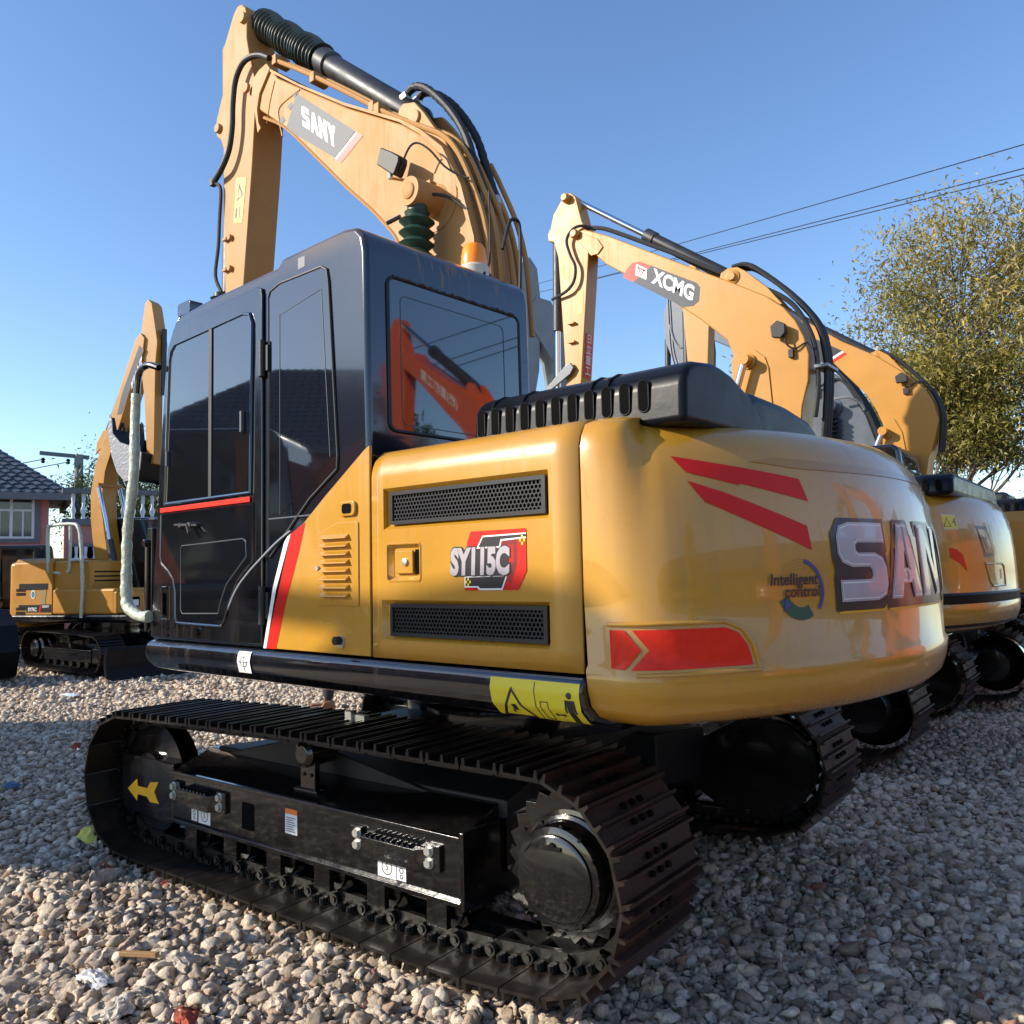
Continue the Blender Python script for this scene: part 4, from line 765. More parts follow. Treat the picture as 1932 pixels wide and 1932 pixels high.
# second machine: boom with red and grey maker plate
PX = dict(by=(-.20,.14), ay=(-.15,.05),
 boom=[(-2.0,5.0),(-1.96,5.045),(-1.88,5.045),(-1.61,4.91),(-1.2,4.66),(-.72,4.37),(-.32,4.13),(.0,3.93),(.15,3.80),(.25,3.66),(.32,3.50),(.355,3.34),(.34,3.11),(.28,2.9),(.22,2.4),(.2,1.9),(.2,1.45),(-.15,1.45),(-.2,2.0),(-.28,2.5),(-.37,2.9),(-.36,3.1),(-.33,3.45),(-.38,3.6),(-.63,3.84),(-1.0,4.15),(-1.64,4.62),(-1.81,4.80)],
 arm=[(-2.17,5.49),(-2.13,5.52),(-2.07,5.51),(-2.01,5.45),(-1.99,5.37),(-1.94,5.17),(-1.86,5.0),(-1.87,4.77),(-2.0,3.46),(-2.08,2.5),(-2.2,2.5),(-2.19,3.48),(-2.21,4.04),(-2.25,4.85),(-2.30,5.03),(-2.37,5.06),(-2.38,5.13),(-2.34,5.19),(-2.30,5.33)],
 lug=[(-.45,4.19),(-.43,4.25),(-.36,4.28),(-.27,4.27),(-.2,4.22),(.0,4.02),(.13,3.84),(.0,3.8)],
 cyl=((-2.07,5.46),(-.34,4.20),.47), cr=.06, kcyl=((-2.33,5.06),(-2.37,3.4),.58), bcyl=((-.9,1.2),(-.18,3.36),.6), pins=[(-1.98,5.01)])
x2, b2, a2, c2, bd2, cab2 = generic('excavator', 'second yellow excavator in the row, with a red sign on its arm', (0, 3.9, 0), 0, M['yel2'], PX, body=M['yel'])
MB().flat([[(-1.245,4.545),(-1.12,4.475),(-1.33,4.36),(-1.44,4.435),(-1.40,4.50),(-1.33,4.555)]], side(-.2025), 1).flat([[(-1.12,4.475),(-.66,4.20),(-.625,4.15),(-.64,4.02),(-.70,3.985),(-.80,3.995),(-1.33,4.36)]], side(-.2025), 0).build('logo_plate', [M['gry'], M['redtape']], b2, rec=False)
um = Vector((.80,-.52)).normalized(); vm = Vector((.10,.99))
tm = lambda px, pz, k=-.2035, sl=.0: (lambda a_, b_: Vector((px+um.x*a_+vm.x*b_-sl*b_, k, pz+um.y*a_+vm.y*b_)))
MB().flat([[(-.07,-.055),(.07,-.055),(.07,.055),(-.07,.055)]], tm(-1.235,4.44), 0).flat([[(-.05,.035),(-.03,.035),(0,-.03),(.0,-.045)],[(.05,.035),(.03,.035),(0,-.03),(.0,-.045)],[(-.05,.02),(-.05,.035),(.05,.035),(.05,.02)]], tm(-1.235,4.44,-.2045), 1).build('logo_emblem', [M['wht'], M['redtape']], b2, rec=False)
MB().mesh2(text2d('XCMG', .185, .007, .92), tm(-.895,4.225,-.2042,-.12)).build('logo_lettering', M['wht'], b2, rec=False)
MB().lathe((-.18,-.20,3.36),(0,-1,0),[(0,.07),(.03,.07),(.04,.045),(.09,.045)],20).build('boom_pin', M['yel2'], b2)
MB().prism([(-.34,2.95),(-.34,3.40),(-.28,3.46),(-.12,3.46),(-.03,3.38),(.0,3.28),(.02,2.95)], -.212, -.199).build('boom_plate', M['yel2'], b2, bevel=.004)
MB().prism([(-1.96,4.95),(-1.9,5.0),(-1.72,4.90),(-1.66,4.80),(-1.72,4.74),(-1.80,4.74)], -.213, -.199).build('nose_plate', M['yel2'], b2, bevel=.004)
for q in ((-1.98,-.2,5.01,.05),(-.32,-.13,4.185,.07),(-2.115,-.15,5.455,.05)): MB().lathe(q[:3],(0,-1,0),[(0,q[3]),(.04,q[3]),(.05,.04),(.07,.035)],20).build('pin', M['yel2'], b2)
MB().tube([(-1.80,-.10,5.05),(-1.92,-.18,5.10),(-2.03,-.20,5.08),(-2.10,-.205,4.98),(-2.06,-.205,4.82),(-2.0,-.205,4.68),(-2.02,-.205,4.53),(-2.12,-.205,4.44),(-2.32,-.18,4.40)], .016, 8).build('hydraulic_hose', M['rub'], a2)
MB().tube([(-1.9,-.1,5.10),(-1.7,-.12,5.03),(-1.5,-.12,4.92),(-1.2,-.12,4.74),(-.9,-.12,4.56),(-.5,-.12,4.30),(-.2,-.12,4.12),(.1,-.12,3.93),(.26,-.12,3.75),(.38,-.12,3.45),(.40,-.12,3.1),(.36,-.12,2.8)], .022, 8, sm=6).build('hydraulic_hose', M['rub'], b2)
for dy in (-.05,.02,.09): MB().tube([(-.36,dy,4.32),(-.2,dy,4.30),(.05,dy,4.08),(.25,dy,3.85),(.40,dy,3.6),(.45,dy,3.3),(.44,dy,3.0),(.40,dy,2.6)], .024, 8, sm=8, rj=.06).build('hydraulic_hose', M['rub'], b2)
MB().box(-.02+.40,.50,-.16,.14,3.22,3.25).build('hose_clamp', M['gbr'], b2, bevel=.005)
wl = MB().prism([(.06,3.62),(.12,3.66),(.19,3.62),(.19,3.54),(.15,3.50),(.07,3.52)], -.30, -.24).build('work_light', M['rub'], b2, bevel=.008)
MB().tube([(.17,-.27,3.52),(.19,-.26,3.44),(.25,-.23,3.40),(.34,-.21,3.44),(.38,-.2,3.38)], .009, 6).box(.19,.23,-.24,-.2,3.33,3.40).build('wire', M['rub'], wl)
for z in (4.10, 3.90): MB().box(-2.13,-2.05,-.19,-.15,z-.01,z+.01).build('hose_clamp', M['yel2'], a2)
MB().flat([[(-2.02,4.43),(-1.94,4.43),(-1.96,4.18),(-2.03,4.18)]], side(-.1525)).build('warning_sticker', M['oyel'], a2, rec=False)
MB().flat([rect(-.115,.01,3.52,3.98)], lambda y, z: Vector((-2.0+(z-3.46)*.0985+.006, y+.0, z)), 0).build('hire_sign', M['redtape'], a2, rec=False)
try:
    for i, ch in enumerate('日立重工'):
        vf = text2d(ch, .105, .002); MB().mesh2(vf, lambda y, z, i=i: Vector((-2.0+(3.92-i*.11+z-3.46)*.0985+.009, -.052+y, 3.92-i*.11+z))).build('sign_lettering', M['wht'], a2, rec=False)
except Exception: pass
MB().prism([(-2.42,3.45),(-2.40,3.40),(-2.10,3.56),(-2.06,3.62),(-2.10,3.68),(-2.16,3.66)], -.20, -.17).build('bucket_link', M['dgry'], a2, bevel=.006)
def cwsheet2(name, layers, mats, par, step=.05):
    mb = MB()
    for k, polys in enumerate(layers): mb.mesh2(subdiv(polys, step), lambda s, z, k=k: cw(s, z, .003+.0015*k), k)
    return mb.build(name, mats, par, rec=False)
def warn(par, s0, z0, w_=.16, h_=.095):
    cwsheet2('warning_sticker', [[rect(s0-.006, s0+w_+.006, z0-.006, z0+h_+.006)], [rect(s0, s0+w_, z0, z0+h_)], tri(s0+.045, z0+.08, .035, -.065, -.004) + [rect(s0+.105, s0+.13, z0+.045, z0+.052), rect(s0+.135, s0+.145, z0+.02, z0+.075)]], [M['cream'], M['wyel'], M['dk']], par)
warn(c2, -1.20, 1.755)
cwsheet2('red_flash', [[[(-1.175,1.625),(-1.09,1.615),(-1.02,1.575),(-.98,1.46),(-1.07,1.52),(-1.165,1.555)]]], [M['redtape']], c2)
cwsheet2('tail_emblem', [[[(-.80,1.78),(-.62,1.775),(-.56,1.56),(-.72,1.56)]], [[(-.775,1.755),(-.655,1.752),(-.605,1.66),(-.60,1.585),(-.70,1.585),(-.745,1.68)]], [[(-.735,1.70),(-.66,1.70),(-.665,1.60)]]], [M['dk'], M['yel'], M['dk']], c2)
MB().tube([cw(s, z, .002) for s, z in ((-.72,1.51),(-.42,1.51),(-.38,1.49),(-.37,1.35),(-.62,1.35),(-.68,1.40),(-.72,1.51))], .008, 6, sm=0).build('hatch_rim', M['yel'], c2)
cwsheet2('hatch_latch', [[rect(-.47,-.44,1.40,1.47)]], [M['wht']], c2)
lv = []
for i in range(40):
    s = -1.28+i*(2.56/39); lv.append(s)
mb = MB()
for (z, o_) in ((1.02, .012), (1.08, .016), (1.30, .016), (1.315, .006)): mb.v += [tuple(cw(s, z, o_)) for s in lv]
mb.f = [(j*40+i, j*40+i+1, (j+1)*40+i+1, (j+1)*40+i) for j in range(3) for i in range(39)]; mb.mi = [0]*len(mb.f)
mb.build('rear_bumper', M['plas'], c2)

# third machine: yellow, dark lettered plate on its boom
P3 = dict(by=(-.20,.14), ay=(-.15,.05),
 boom=[(-2.1,5.2),(-2.04,5.26),(-1.8,5.18),(-1.2,4.86),(-.66,4.56),(-.27,4.25),(.09,4.02),(.45,3.72),(.62,3.54),(.70,3.38),(.75,3.16),(.70,2.92),(.62,2.7),(.55,2.2),(.5,1.5),(.18,1.5),(.15,2.2),(.22,2.7),(.20,3.0),(.15,3.17),(.08,3.36),(-.02,3.55),(-.2,3.77),(-.57,4.22),(-1.2,4.62),(-1.9,5.0)],
 arm=[(-2.3,5.7),(-2.2,5.72),(-2.12,5.5),(-2.0,5.0),(-2.1,3.6),(-2.2,2.8),(-2.3,2.8),(-2.33,4.0),(-2.4,5.2)],
 lug=[(.0,3.98),(.05,4.06),(.13,4.08),(.24,4.0),(.55,3.58),(.3,3.7)],
 cyl=((-2.2,5.66),(.08,4.03),.5), cr=.06, kcyl=((-2.4,5.1),(-2.42,3.5),.6), bcyl=((-.7,1.2),(.17,3.07),.6))
for k in ('boom','arm','lug'): P3[k] = [(x-.35, z) for x, z in P3[k]]
for k in ('cyl','kcyl','bcyl'): P3[k] = ((P3[k][0][0]-.35, P3[k][0][1]), (P3[k][1][0]-.35, P3[k][1][1]), P3[k][2])
x3, b3, a3, c3, bd3, cab3 = generic('excavator', 'third yellow excavator in the row, its boom with a dark lettered plate', (.35, 7.2, 0), 0, M['yel2'], P3)
MB().flat([[(-1.75,4.87),(-.62,4.13),(-.86,4.02),(-1.85,4.64)]], side(-.2025), 0).flat([[(-.62,4.13),(-.60,4.11),(-.83,3.995),(-.86,4.02)]], side(-.203), 1).flat([[(-.60,4.11),(-.57,4.08),(-.80,3.97),(-.83,3.995)]], side(-.2025), 2).build('logo_plate', [M['dk'], M['wht'], M['redtape']], b3, rec=False)
MB().flat(word('SANY', 0, 0, .12, .13, .12), (lambda a_, b_: Vector((-1.46+.80*a_-.15*b_, -.2035, 4.47-.575*a_+b_)))).build('logo_lettering', M['wht'], b3, rec=False)
MB().prism([(.0-.35+.12,2.75),(.17-.35,3.25),(.28-.35,3.22),(.36-.35,3.05),(.40-.35,2.75)], -.212, -.199).build('boom_plate', M['yel2'], b3, bevel=.004)
for q in ((-.16,-.21,3.03),(-.25,-.13,4.0)): MB().lathe(q,(0,-1,0),[(0,.05),(.03,.05),(.035,.03)],16).build('pin', M['yel2'], b3)
for dy in (-.1,0,.08): MB().tube([(-.2,dy,4.08),(0,dy,3.92),(.22,dy,3.66),(.36,dy,3.45),(.42,dy,3.2),(.38,dy,2.8)], .022, 8, sm=6).build('hydraulic_hose', M['rub'], b3)
wl = MB().prism([(-.02,3.70),(.05,3.74),(.11,3.70),(.11,3.62),(-.01,3.62)], -.30, -.24).build('work_light', M['rub'], b3, bevel=.008)
MB().tube([(.08,-.27,3.62),(.10,-.24,3.56),(.2,-.22,3.62),(.32,-.21,3.58)], .009, 6).box(.05,.11,-.24,-.2,3.49,3.56).build('wire', M['rub'], wl)
warn(c3, -1.78, 1.60, .12, .075); warn(c3, -1.35, 1.75)
cwsheet2('reflective_tape', [[rect(-1.95,-1.2,1.10,1.20)]], [M['redtape']], c3)

# fourth machine: grey, with bellows on its boom cylinders
P4 = dict(by=(-.22,.22), ay=(-.2,.05),
 boom=[(-3.62,5.88),(-3.5,5.96),(-3.3,5.95),(-2.6,5.55),(-1.9,5.05),(-1.46,4.72),(-1.23,4.52),(-1.08,4.32),(-1.0,4.18),(-.81,3.81),(-.66,3.32),(-.6,2.6),(-.6,1.6),(-1.1,1.6),(-1.35,2.6),(-1.8,3.6),(-1.95,4.1),(-2.3,4.7),(-3.0,5.3),(-3.5,5.60)],
 arm=[(-4.05,6.62),(-3.95,6.66),(-3.75,6.6),(-3.55,6.1),(-3.36,5.6),(-3.34,5.3),(-3.36,4.98),(-3.5,3.4),(-4.05,3.4),(-4.05,5.21),(-4.2,5.6),(-4.22,6.1)],
 lug=[(-2.3,5.3),(-2.2,5.5),(-2.0,5.4),(-1.5,4.85),(-1.9,4.9)], cyl=((-3.85,6.5),(-2.15,5.4),.5), cr=.075, kcyl=((-4.25,5.7),(-4.3,4.0),.6))
x4, b4, a4, c4, bd4, cab4 = generic('excavator', 'dark grey excavator behind the yellow booms, with black ribbed bellows', (0, 10.3, 0), 0, M['dgry'], P4, body=M['yel'])
MB().lathe((-1.30,-.22,4.0),(0,-1,0),[(0,.14),(.02,.14),(.03,.10),(.22,.10),(.25,.05)],24).build('cylinder_boss', M['dgry'], b4)
pr = [(0,.07),(.06,.07)]
for i in range(7): pr += [(.09+i*.075,.075),(.125+i*.075,.13)]
MB().lathe((-1.31,-.38,3.93),(-.03,0,-1),pr,22).build('cylinder_bellows', M['rub'], b4)
MB().tube([(-1.62,-.3,4.45),(-1.5,-.3,4.35),(-1.25,-.25,4.45),(-1.1,-.24,4.38)], .018, 6).prism(rrect(-1.72,-1.58,4.25,4.42,.03), -.36, -.28).build('work_light', M['rub'], b4)
MB().tube([(-1.22,-.42,4.10),(-1.0,-.40,4.10),(-.86,-.3,4.0),(-.82,-.24,3.9)], .02, 6).build('grease_hose', M['gbr'], b4)
for q in (0, .07, .14): MB().tube([(-2.1,-.15+q,5.38),(-1.6+q*.2,-.2+q,4.93),(-1.25+q*.3,-.2+q,4.62),(-1.0+q*.3,-.2+q,4.28),(-.78+q*.3,-.2+q,3.86),(-.62+q*.3,-.2+q,3.35),(-.55+q*.3,-.2+q,2.8)], .03, 8, sm=6).build('hydraulic_hose', M['rub'], b4)
MB().flat([rect(-3.62,-3.40,4.98,5.22)], side(-.203)).build('warning_sticker', M['wyel'], a4, rec=False)
MB().tube([(-4.1,-.21,5.9),(-4.02,-.21,5.6),(-3.9,-.21,5.45),(-3.7,-.21,5.5),(-3.62,-.21,5.7),(-3.62,-.21,6.0)], .02, 6).tube([(-4.12,-.21,6.4),(-4.1,-.21,5.5),(-4.02,-.21,5.1)], .012, 6).tube([(-4.08,-.21,6.4),(-4.05,-.21,5.5),(-3.96,-.21,5.1)], .012, 6).build('hydraulic_hose', M['gbr'], a4)
# fifth machine, farther down the row (only its tall folded arm shows left of the yellow arm)
P5 = dict(by=(-.2,.2), boom=[(-.1,1.2),(-.3,1.9),(-1.2,2.2),(-2.6,1.9),(-2.6,1.7),(-1.2,1.9),(-.6,1.6),(-.5,1.2)])
x5, b5, a5, c5, _, _ = generic('excavator', 'yellow excavator farthest down the row, mostly hidden at the right edge', (.6, 13.6, 0), 0, M['yel2'], P5, sc_=.95)
MB().box(-2.3,-1.2,-.6,.6,1.2,1.6).build('tool_box', M['yel2'], x5, bevel=.05)
# grey machine in the far row whose folded arm stands up beside the cab of the front machine
PG = dict(by=(-.24,.2), ay=(-.2,.16),
 boom=[(-.9,6.3),(-.75,6.55),(-.45,6.5),(-.1,5.9),(.1,5.2),(.15,4.6),(.05,3.6),(.05,1.5),(-.4,1.5),(-.45,3.6),(-.35,4.6),(-.45,5.4),(-.8,5.9)],
 arm=[(-1.0,7.2),(-.85,7.3),(-.7,7.1),(-.65,6.6),(-.7,5.2),(-.9,4.2),(-1.15,4.2),(-1.15,5.2),(-1.2,6.4)],
 cyl=((-.9,7.1),(.0,5.6),.5), cr=.08, kcyl=((-1.25,6.5),(-1.3,4.6),.5), bcyl=((-.9,1.2),(-.2,4.3),.55))
xg, bg_, ag, cg, _, _ = generic('excavator', 'grey excavator with upright folded boom, just right of the black cab', (-6.0, 9.6, 0), R(62), M['gbr'], PG, body=M['dgry'])

# ---- small excavator on the left facing the camera
def fwd(pts, k=1.0): return [(-a_*k, b_) for a_, b_ in pts]
PL = dict(by=(-.2,.2), ay=(-.16,.16),
 boom=fwd([(.0,1.1),(-.35,2.2),(-.55,3.1),(-.58,3.7),(-.40,4.35),(.10,5.2),(1.15,7.0),(1.35,7.12),(1.5,7.0),(1.45,6.75),(.45,5.0),(.0,4.2),(-.10,3.7),(-.05,3.1),(.2,2.2),(.42,1.1)], .66),
 arm=fwd([(1.45,7.75),(1.58,7.85),(1.72,7.75),(1.85,7.3),(1.95,6.9),(1.88,6.4),(1.85,4.3),(1.6,4.3),(1.45,5.8),(1.25,6.6),(1.28,7.0)], .66),
 lug=fwd([(-.5,4.6),(-.45,4.85),(-.2,5.1),(0,5.1),(.05,4.9)], .66), cyl=((-1.0,7.7),(.25,4.8),.45), cr=.06,
 kcyl=((-1.33,7.2),(-1.32,4.6),.55), bcyl=((-.65,1.1),(.08,3.9),.58), br=.075)
xl, bl_, al, cl, bdl, cabl = generic('excavator', 'small yellow excavator with raised boom, white wrapped bucket and black dozer blade', (-11.6, 3.73, 0), R(180), M['yel2'], PL, sc_=.80, up=R(20), shoem=M['shoe'], tail='box', hoodz=2.36, bt=2.34)
up = R(20)
def A2(mb, n, mt, par=xl, **k):
    if par is xl: k['rz'] = up
    return mb.build(n, mt, par, **k)
cabl.scale.z = 1.27; cabl.location.z = -1.206*.27
# blade
bm_ = MB().prism([(-2.62,.05),(-2.56,.04),(-2.48,.22),(-2.46,.42),(-2.52,.60),(-2.58,.66),(-2.60,.60),(-2.56,.42),(-2.58,.22)], -1.38, 1.38)
for y in (-.45,.45): bm_.beam((-2.5,y,.35),(-1.0,y,.55),.12,.16)
bm_.beam((-2.5,-.15,.5),(-1.0,-.15,.75),.10,.10).beam((-2.5,.15,.5),(-1.0,.15,.75),.10,.10)
bm_.build('dozer_blade', M['plas'], xl, bevel=.01)
# bucket hung on the arm
bk = MB(); prof = fwd([(.55,5.05),(.62,4.85),(.70,4.45),(.85,4.15),(1.15,3.95),(1.45,4.0),(1.70,4.2),(1.80,4.5),(1.72,4.52),(1.60,4.28),(1.40,4.12),(1.15,4.07),(.92,4.25),(.80,4.5),(.72,4.85),(.62,5.05)], .66)
bk.prism(prof, -.45, .45, mi=0)
for y in (-.38,-.13,.13,.38): bk.prism(fwd([(.53,5.0),(.50,5.30),(.56,5.30),(.66,5.0)], .66), y-.04, y+.04, mi=0)
bko = A2(bk, 'bucket', M['plas'])
for y in (-.475,.475): MB().prism(fwd([(.52,5.35),(.60,5.30),(.66,4.95),(.95,4.75),(1.60,4.60),(1.78,4.5),(1.72,4.15),(1.45,3.96),(1.15,3.92),(.85,4.12),(.62,4.5),(.50,4.9)], .66), *sorted((y, y*.95))).build('bucket_side', M['wrap'] if y > 0 else M['plas'], bko)
# right side of the small machine: vents, emblem, badge, headlight, foam rail, beacon
yy = 1.2435
def sideR(y): return lambda x, z: Vector((x, y, z))
for z0 in (1.68,1.60,1.30,1.22):
    for k in range(9): MB().box(.98+k*.028-.3+.3,.995+k*.028,yy-.001,yy+.003,z0,z0+.06).build('vent_slot', M['dk'], bdl) if k < 9 else None
MB().flat([[(.78+.06*math.cos(t),1.62+.09*math.sin(t)) for t in np.linspace(0,2*PI,20,endpoint=False)]], sideR(yy+.002),0).flat([[(.78+.042*math.cos(t),1.62+.065*math.sin(t)) for t in np.linspace(0,2*PI,20,endpoint=False)]], sideR(yy+.004),1).build('round_sticker', [M['wht'], nmat('blue_green_sticker',(.05,.25,.35),.4)], bdl, rec=False)
MB().flat([[(.66,1.66),(.44,1.72),(.47,1.42),(.58,1.40),(.60,1.55)]], sideR(yy+.002)).build('emblem', nmat('bronze_emblem',(.35,.25,.12),.35), bdl, rec=False)
MB().flat([rect(.62,.95,1.26,1.38)], sideR(yy+.002),0).flat([[(.63,1.26),(.60,1.26),(.56,1.40),(.59,1.40)]], sideR(yy+.0025),1).flat([rect(.32,.59,1.26,1.42)], sideR(yy+.002),0).mesh2(text2d('SY75C',.10,.004,.8), lambda a_,b_: Vector((.79-a_, yy+.005, 1.315+b_)),2).mesh2(text2d('SANY',.07,.002), lambda a_,b_: Vector((.45-a_, yy+.005, 1.375+b_)),2).build('model_badge', [M['dk'], M['redtape'], M['wht']], bdl, rec=False)
fb = A2(MB().box(-1.30,-.25,.32,1.235,1.22,1.66), 'front_box', M['yel2'], bevel=.03); A2(MB().box(-.62,.3,.32,1.2,1.66,2.28), 'tank_box', M['yel2'], bevel=.04)
MB().box(-1.306,-1.301,.62,.86,1.34,1.54,0).box(-1.315,-1.306,.66,.82,1.36,1.48,1).build('headlight', [M['inner'], M['wht']], fb)
for z in (1.86,1.95,2.04): MB().box(-.628,-.62,.4,1.1,z,z+.03).build('grille_slat', M['plas'], fb)
A2(MB().tube([(-.5,1.30,1.15),(-.52,1.30,1.8),(-.45,1.28,2.6),(-.35,1.26,2.95),(-.15,1.24,3.02),(.35,1.22,3.0),(.45,1.22,2.9),(.42,1.22,2.15),(.35,1.2,2.06),(0,1.15,2.03)],.035,10,sm=6,rj=.12).tube([(-.12,1.22,3.02),(-.12,1.22,2.2),(-.05,1.2,2.06)],.032,10,sm=6,rj=.12).tube([(-.46,1.28,2.30),(-.12,1.22,2.30)],.032,10,sm=0), 'foam_wrapped_rail', M['foam'])
A2(MB().lathe((-.25,1.0,2.0),(0,0,1),[(0,.05),(.05,.055),(.17,.045),(.18,.01)],16), 'beacon', M['amb'])
MB().flat(word('SANY', 0, 0, .17, .20, .10), (lambda a_, b_: Vector((-.93+.38*a_, .2035, 6.45-.80*a_+b_*.9)))).build('logo_lettering', M['wht'], bl_, rec=False)
MB().flat([[(-.98,6.75),(-.86,6.85),(-.42,5.85),(-.30,5.40),(-.42,5.40)]], side(.2020)).build('logo_plate', M['gry'], bl_, rec=False)

# ---- dark machine at the left edge, behind the small one
PD = dict(by=(-.2,.2), ay=(-.15,.15),
 boom=fwd([(.1,1.3),(.3,2.1),(1.0,2.75),(1.9,3.15),(2.6,3.1),(3.6,2.75),(3.65,2.55),(3.5,2.45),(2.6,2.62),(2.0,2.6),(1.3,2.25),(.7,1.7),(.5,1.3)]),
 arm=fwd([(3.1,3.15),(3.4,3.2),(3.75,2.8),(4.2,1.2),(4.1,.95),(3.95,.95),(3.3,2.5)]),
 lug=fwd([(1.7,3.1),(1.9,3.4),(2.1,3.4),(2.3,3.05)]), cyl=((-3.2,3.15),(-2.0,3.35),.5), cr=.07, kcyl=((-3.6,2.9),(-4.3,1.6),.55), bcyl=((-.9,1.2),(-1.6,2.6),.5))
xd, bd_, ad_, _, _, _ = generic('excavator', 'dark excavator mostly out of frame, its black bucket standing at the left edge', (-15.6, 1.9, 0), R(180-4), M['dgry'], PD, sc_=.95, body=M['dgry'])
xd2, bd2_, *_ = generic('excavator', 'dark grey excavator with white lettering on its boom, behind the small yellow one', (-16.2, 4.6, 0), R(68), M['dgry'], PD, sc_=.80, body=M['dgry'])
MB().mesh2(text2d('XITIUMI', .20, .004), lambda a_, b_: Vector((-1.75+a_, -.2035, 2.86+b_+.02*a_))).build('logo_lettering', M['wht'], bd2_, rec=False)
MB().prism(fwd([(3.9,1.1),(4.3,1.15),(4.75,.9),(4.9,.5),(4.75,.1),(4.3,.0),(4.0,.1),(4.25,.2),(4.55,.3),(4.65,.55),(4.4,.85),(4.0,.95)]), -.45, .45).build('bucket', M['plas'], xd, bevel=.01)
for y in (-.46,.46): MB().prism(fwd([(3.9,1.1),(4.3,1.15),(4.75,.9),(4.9,.5),(4.75,.1),(4.3,0),(4.0,.1)]), y-.015, y+.015).build('bucket_side', M['plas'], xd)
# ---- black covered machine behind the foam rail
PB = dict(by=(-.2,.2), boom=fwd([(.1,1.2),(.3,2.0),(1.0,2.5),(1.6,2.4),(1.6,2.2),(1.0,2.2),(.6,1.8),(.5,1.2)]))
xb, *_ = generic('excavator', 'black excavator between the small yellow excavator and the black cab', (-15.4, 6.9, 0), R(150), M['dgry'], PB, sc_=.95, body=M['blk'])
# ---- machines across the lane, out of the picture: they throw the shade on the ground and show in the cab windows
PO = dict(by=(-.2,.16), ay=(-.17,.07), boom=MP['boom'], arm=MP['arm'], lug=MP['lug'], cyl=MP['cyl'], cr=.08, kcyl=MP['kcyl'])
o1, ob1, *_ = generic('excavator', 'orange red excavator reflected in the rear window of the cab', (7.05, 6.5, 0), R(180), M['orng'], PO, sc_=1.15)
try: MB().mesh2(text2d('(株)重機工業', .19, .003), lambda a_, b_: Vector((-1.35-a_*.80-b_*.0, .1635, 4.30+a_*.0+b_+(a_*.62)))).build('boom_lettering', M['wht'], ob1, rec=False)
except Exception: pass
PA = dict(by=(-.2,.2), ay=(-.16,.16),
 boom=[(-a_/1.2, b_/1.2) for a_, b_ in [(.2,1.7),(1.0,2.5),(2.3,3.3),(3.2,4.05),(3.9,4.72),(4.4,5.22),(4.8,5.45),(5.1,5.50),(5.5,5.2),(6.0,4.8),(6.0,4.6),(5.4,4.85),(5.0,5.06),(4.5,4.83),(3.8,4.25),(3.2,3.6),(2.4,2.65),(1.6,1.8),(.6,1.5)]],
 arm=[(-a_/1.2, b_/1.2) for a_, b_ in [(5.6,5.6),(5.9,5.7),(6.2,5.2),(6.6,2.6),(6.3,2.6),(5.8,4.6)]], cyl=((-5.7/1.2,5.6/1.2),(-3.6/1.2,5.0/1.2),.5), kcyl=((-6.2/1.2,5.2/1.2),(-6.6/1.2,3.4/1.2),.5))
o2, *_ = generic('excavator', 'orange red excavator across the lane, reflected low in the cab door', (-8.5, -4.5, 0), R(180-42), M['orng'], PA, sc_=1.2)
o5, *_ = generic('excavator', 'orange red excavator behind the camera, reflected in the counterweight', (10.2, .8, 0), R(180), M['orng'], PO)
o6, *_ = generic('excavator', 'yellow excavator behind the camera at the end of the reflected row', (10.6, -3.6, 0), R(180), M['yel2'], PO)
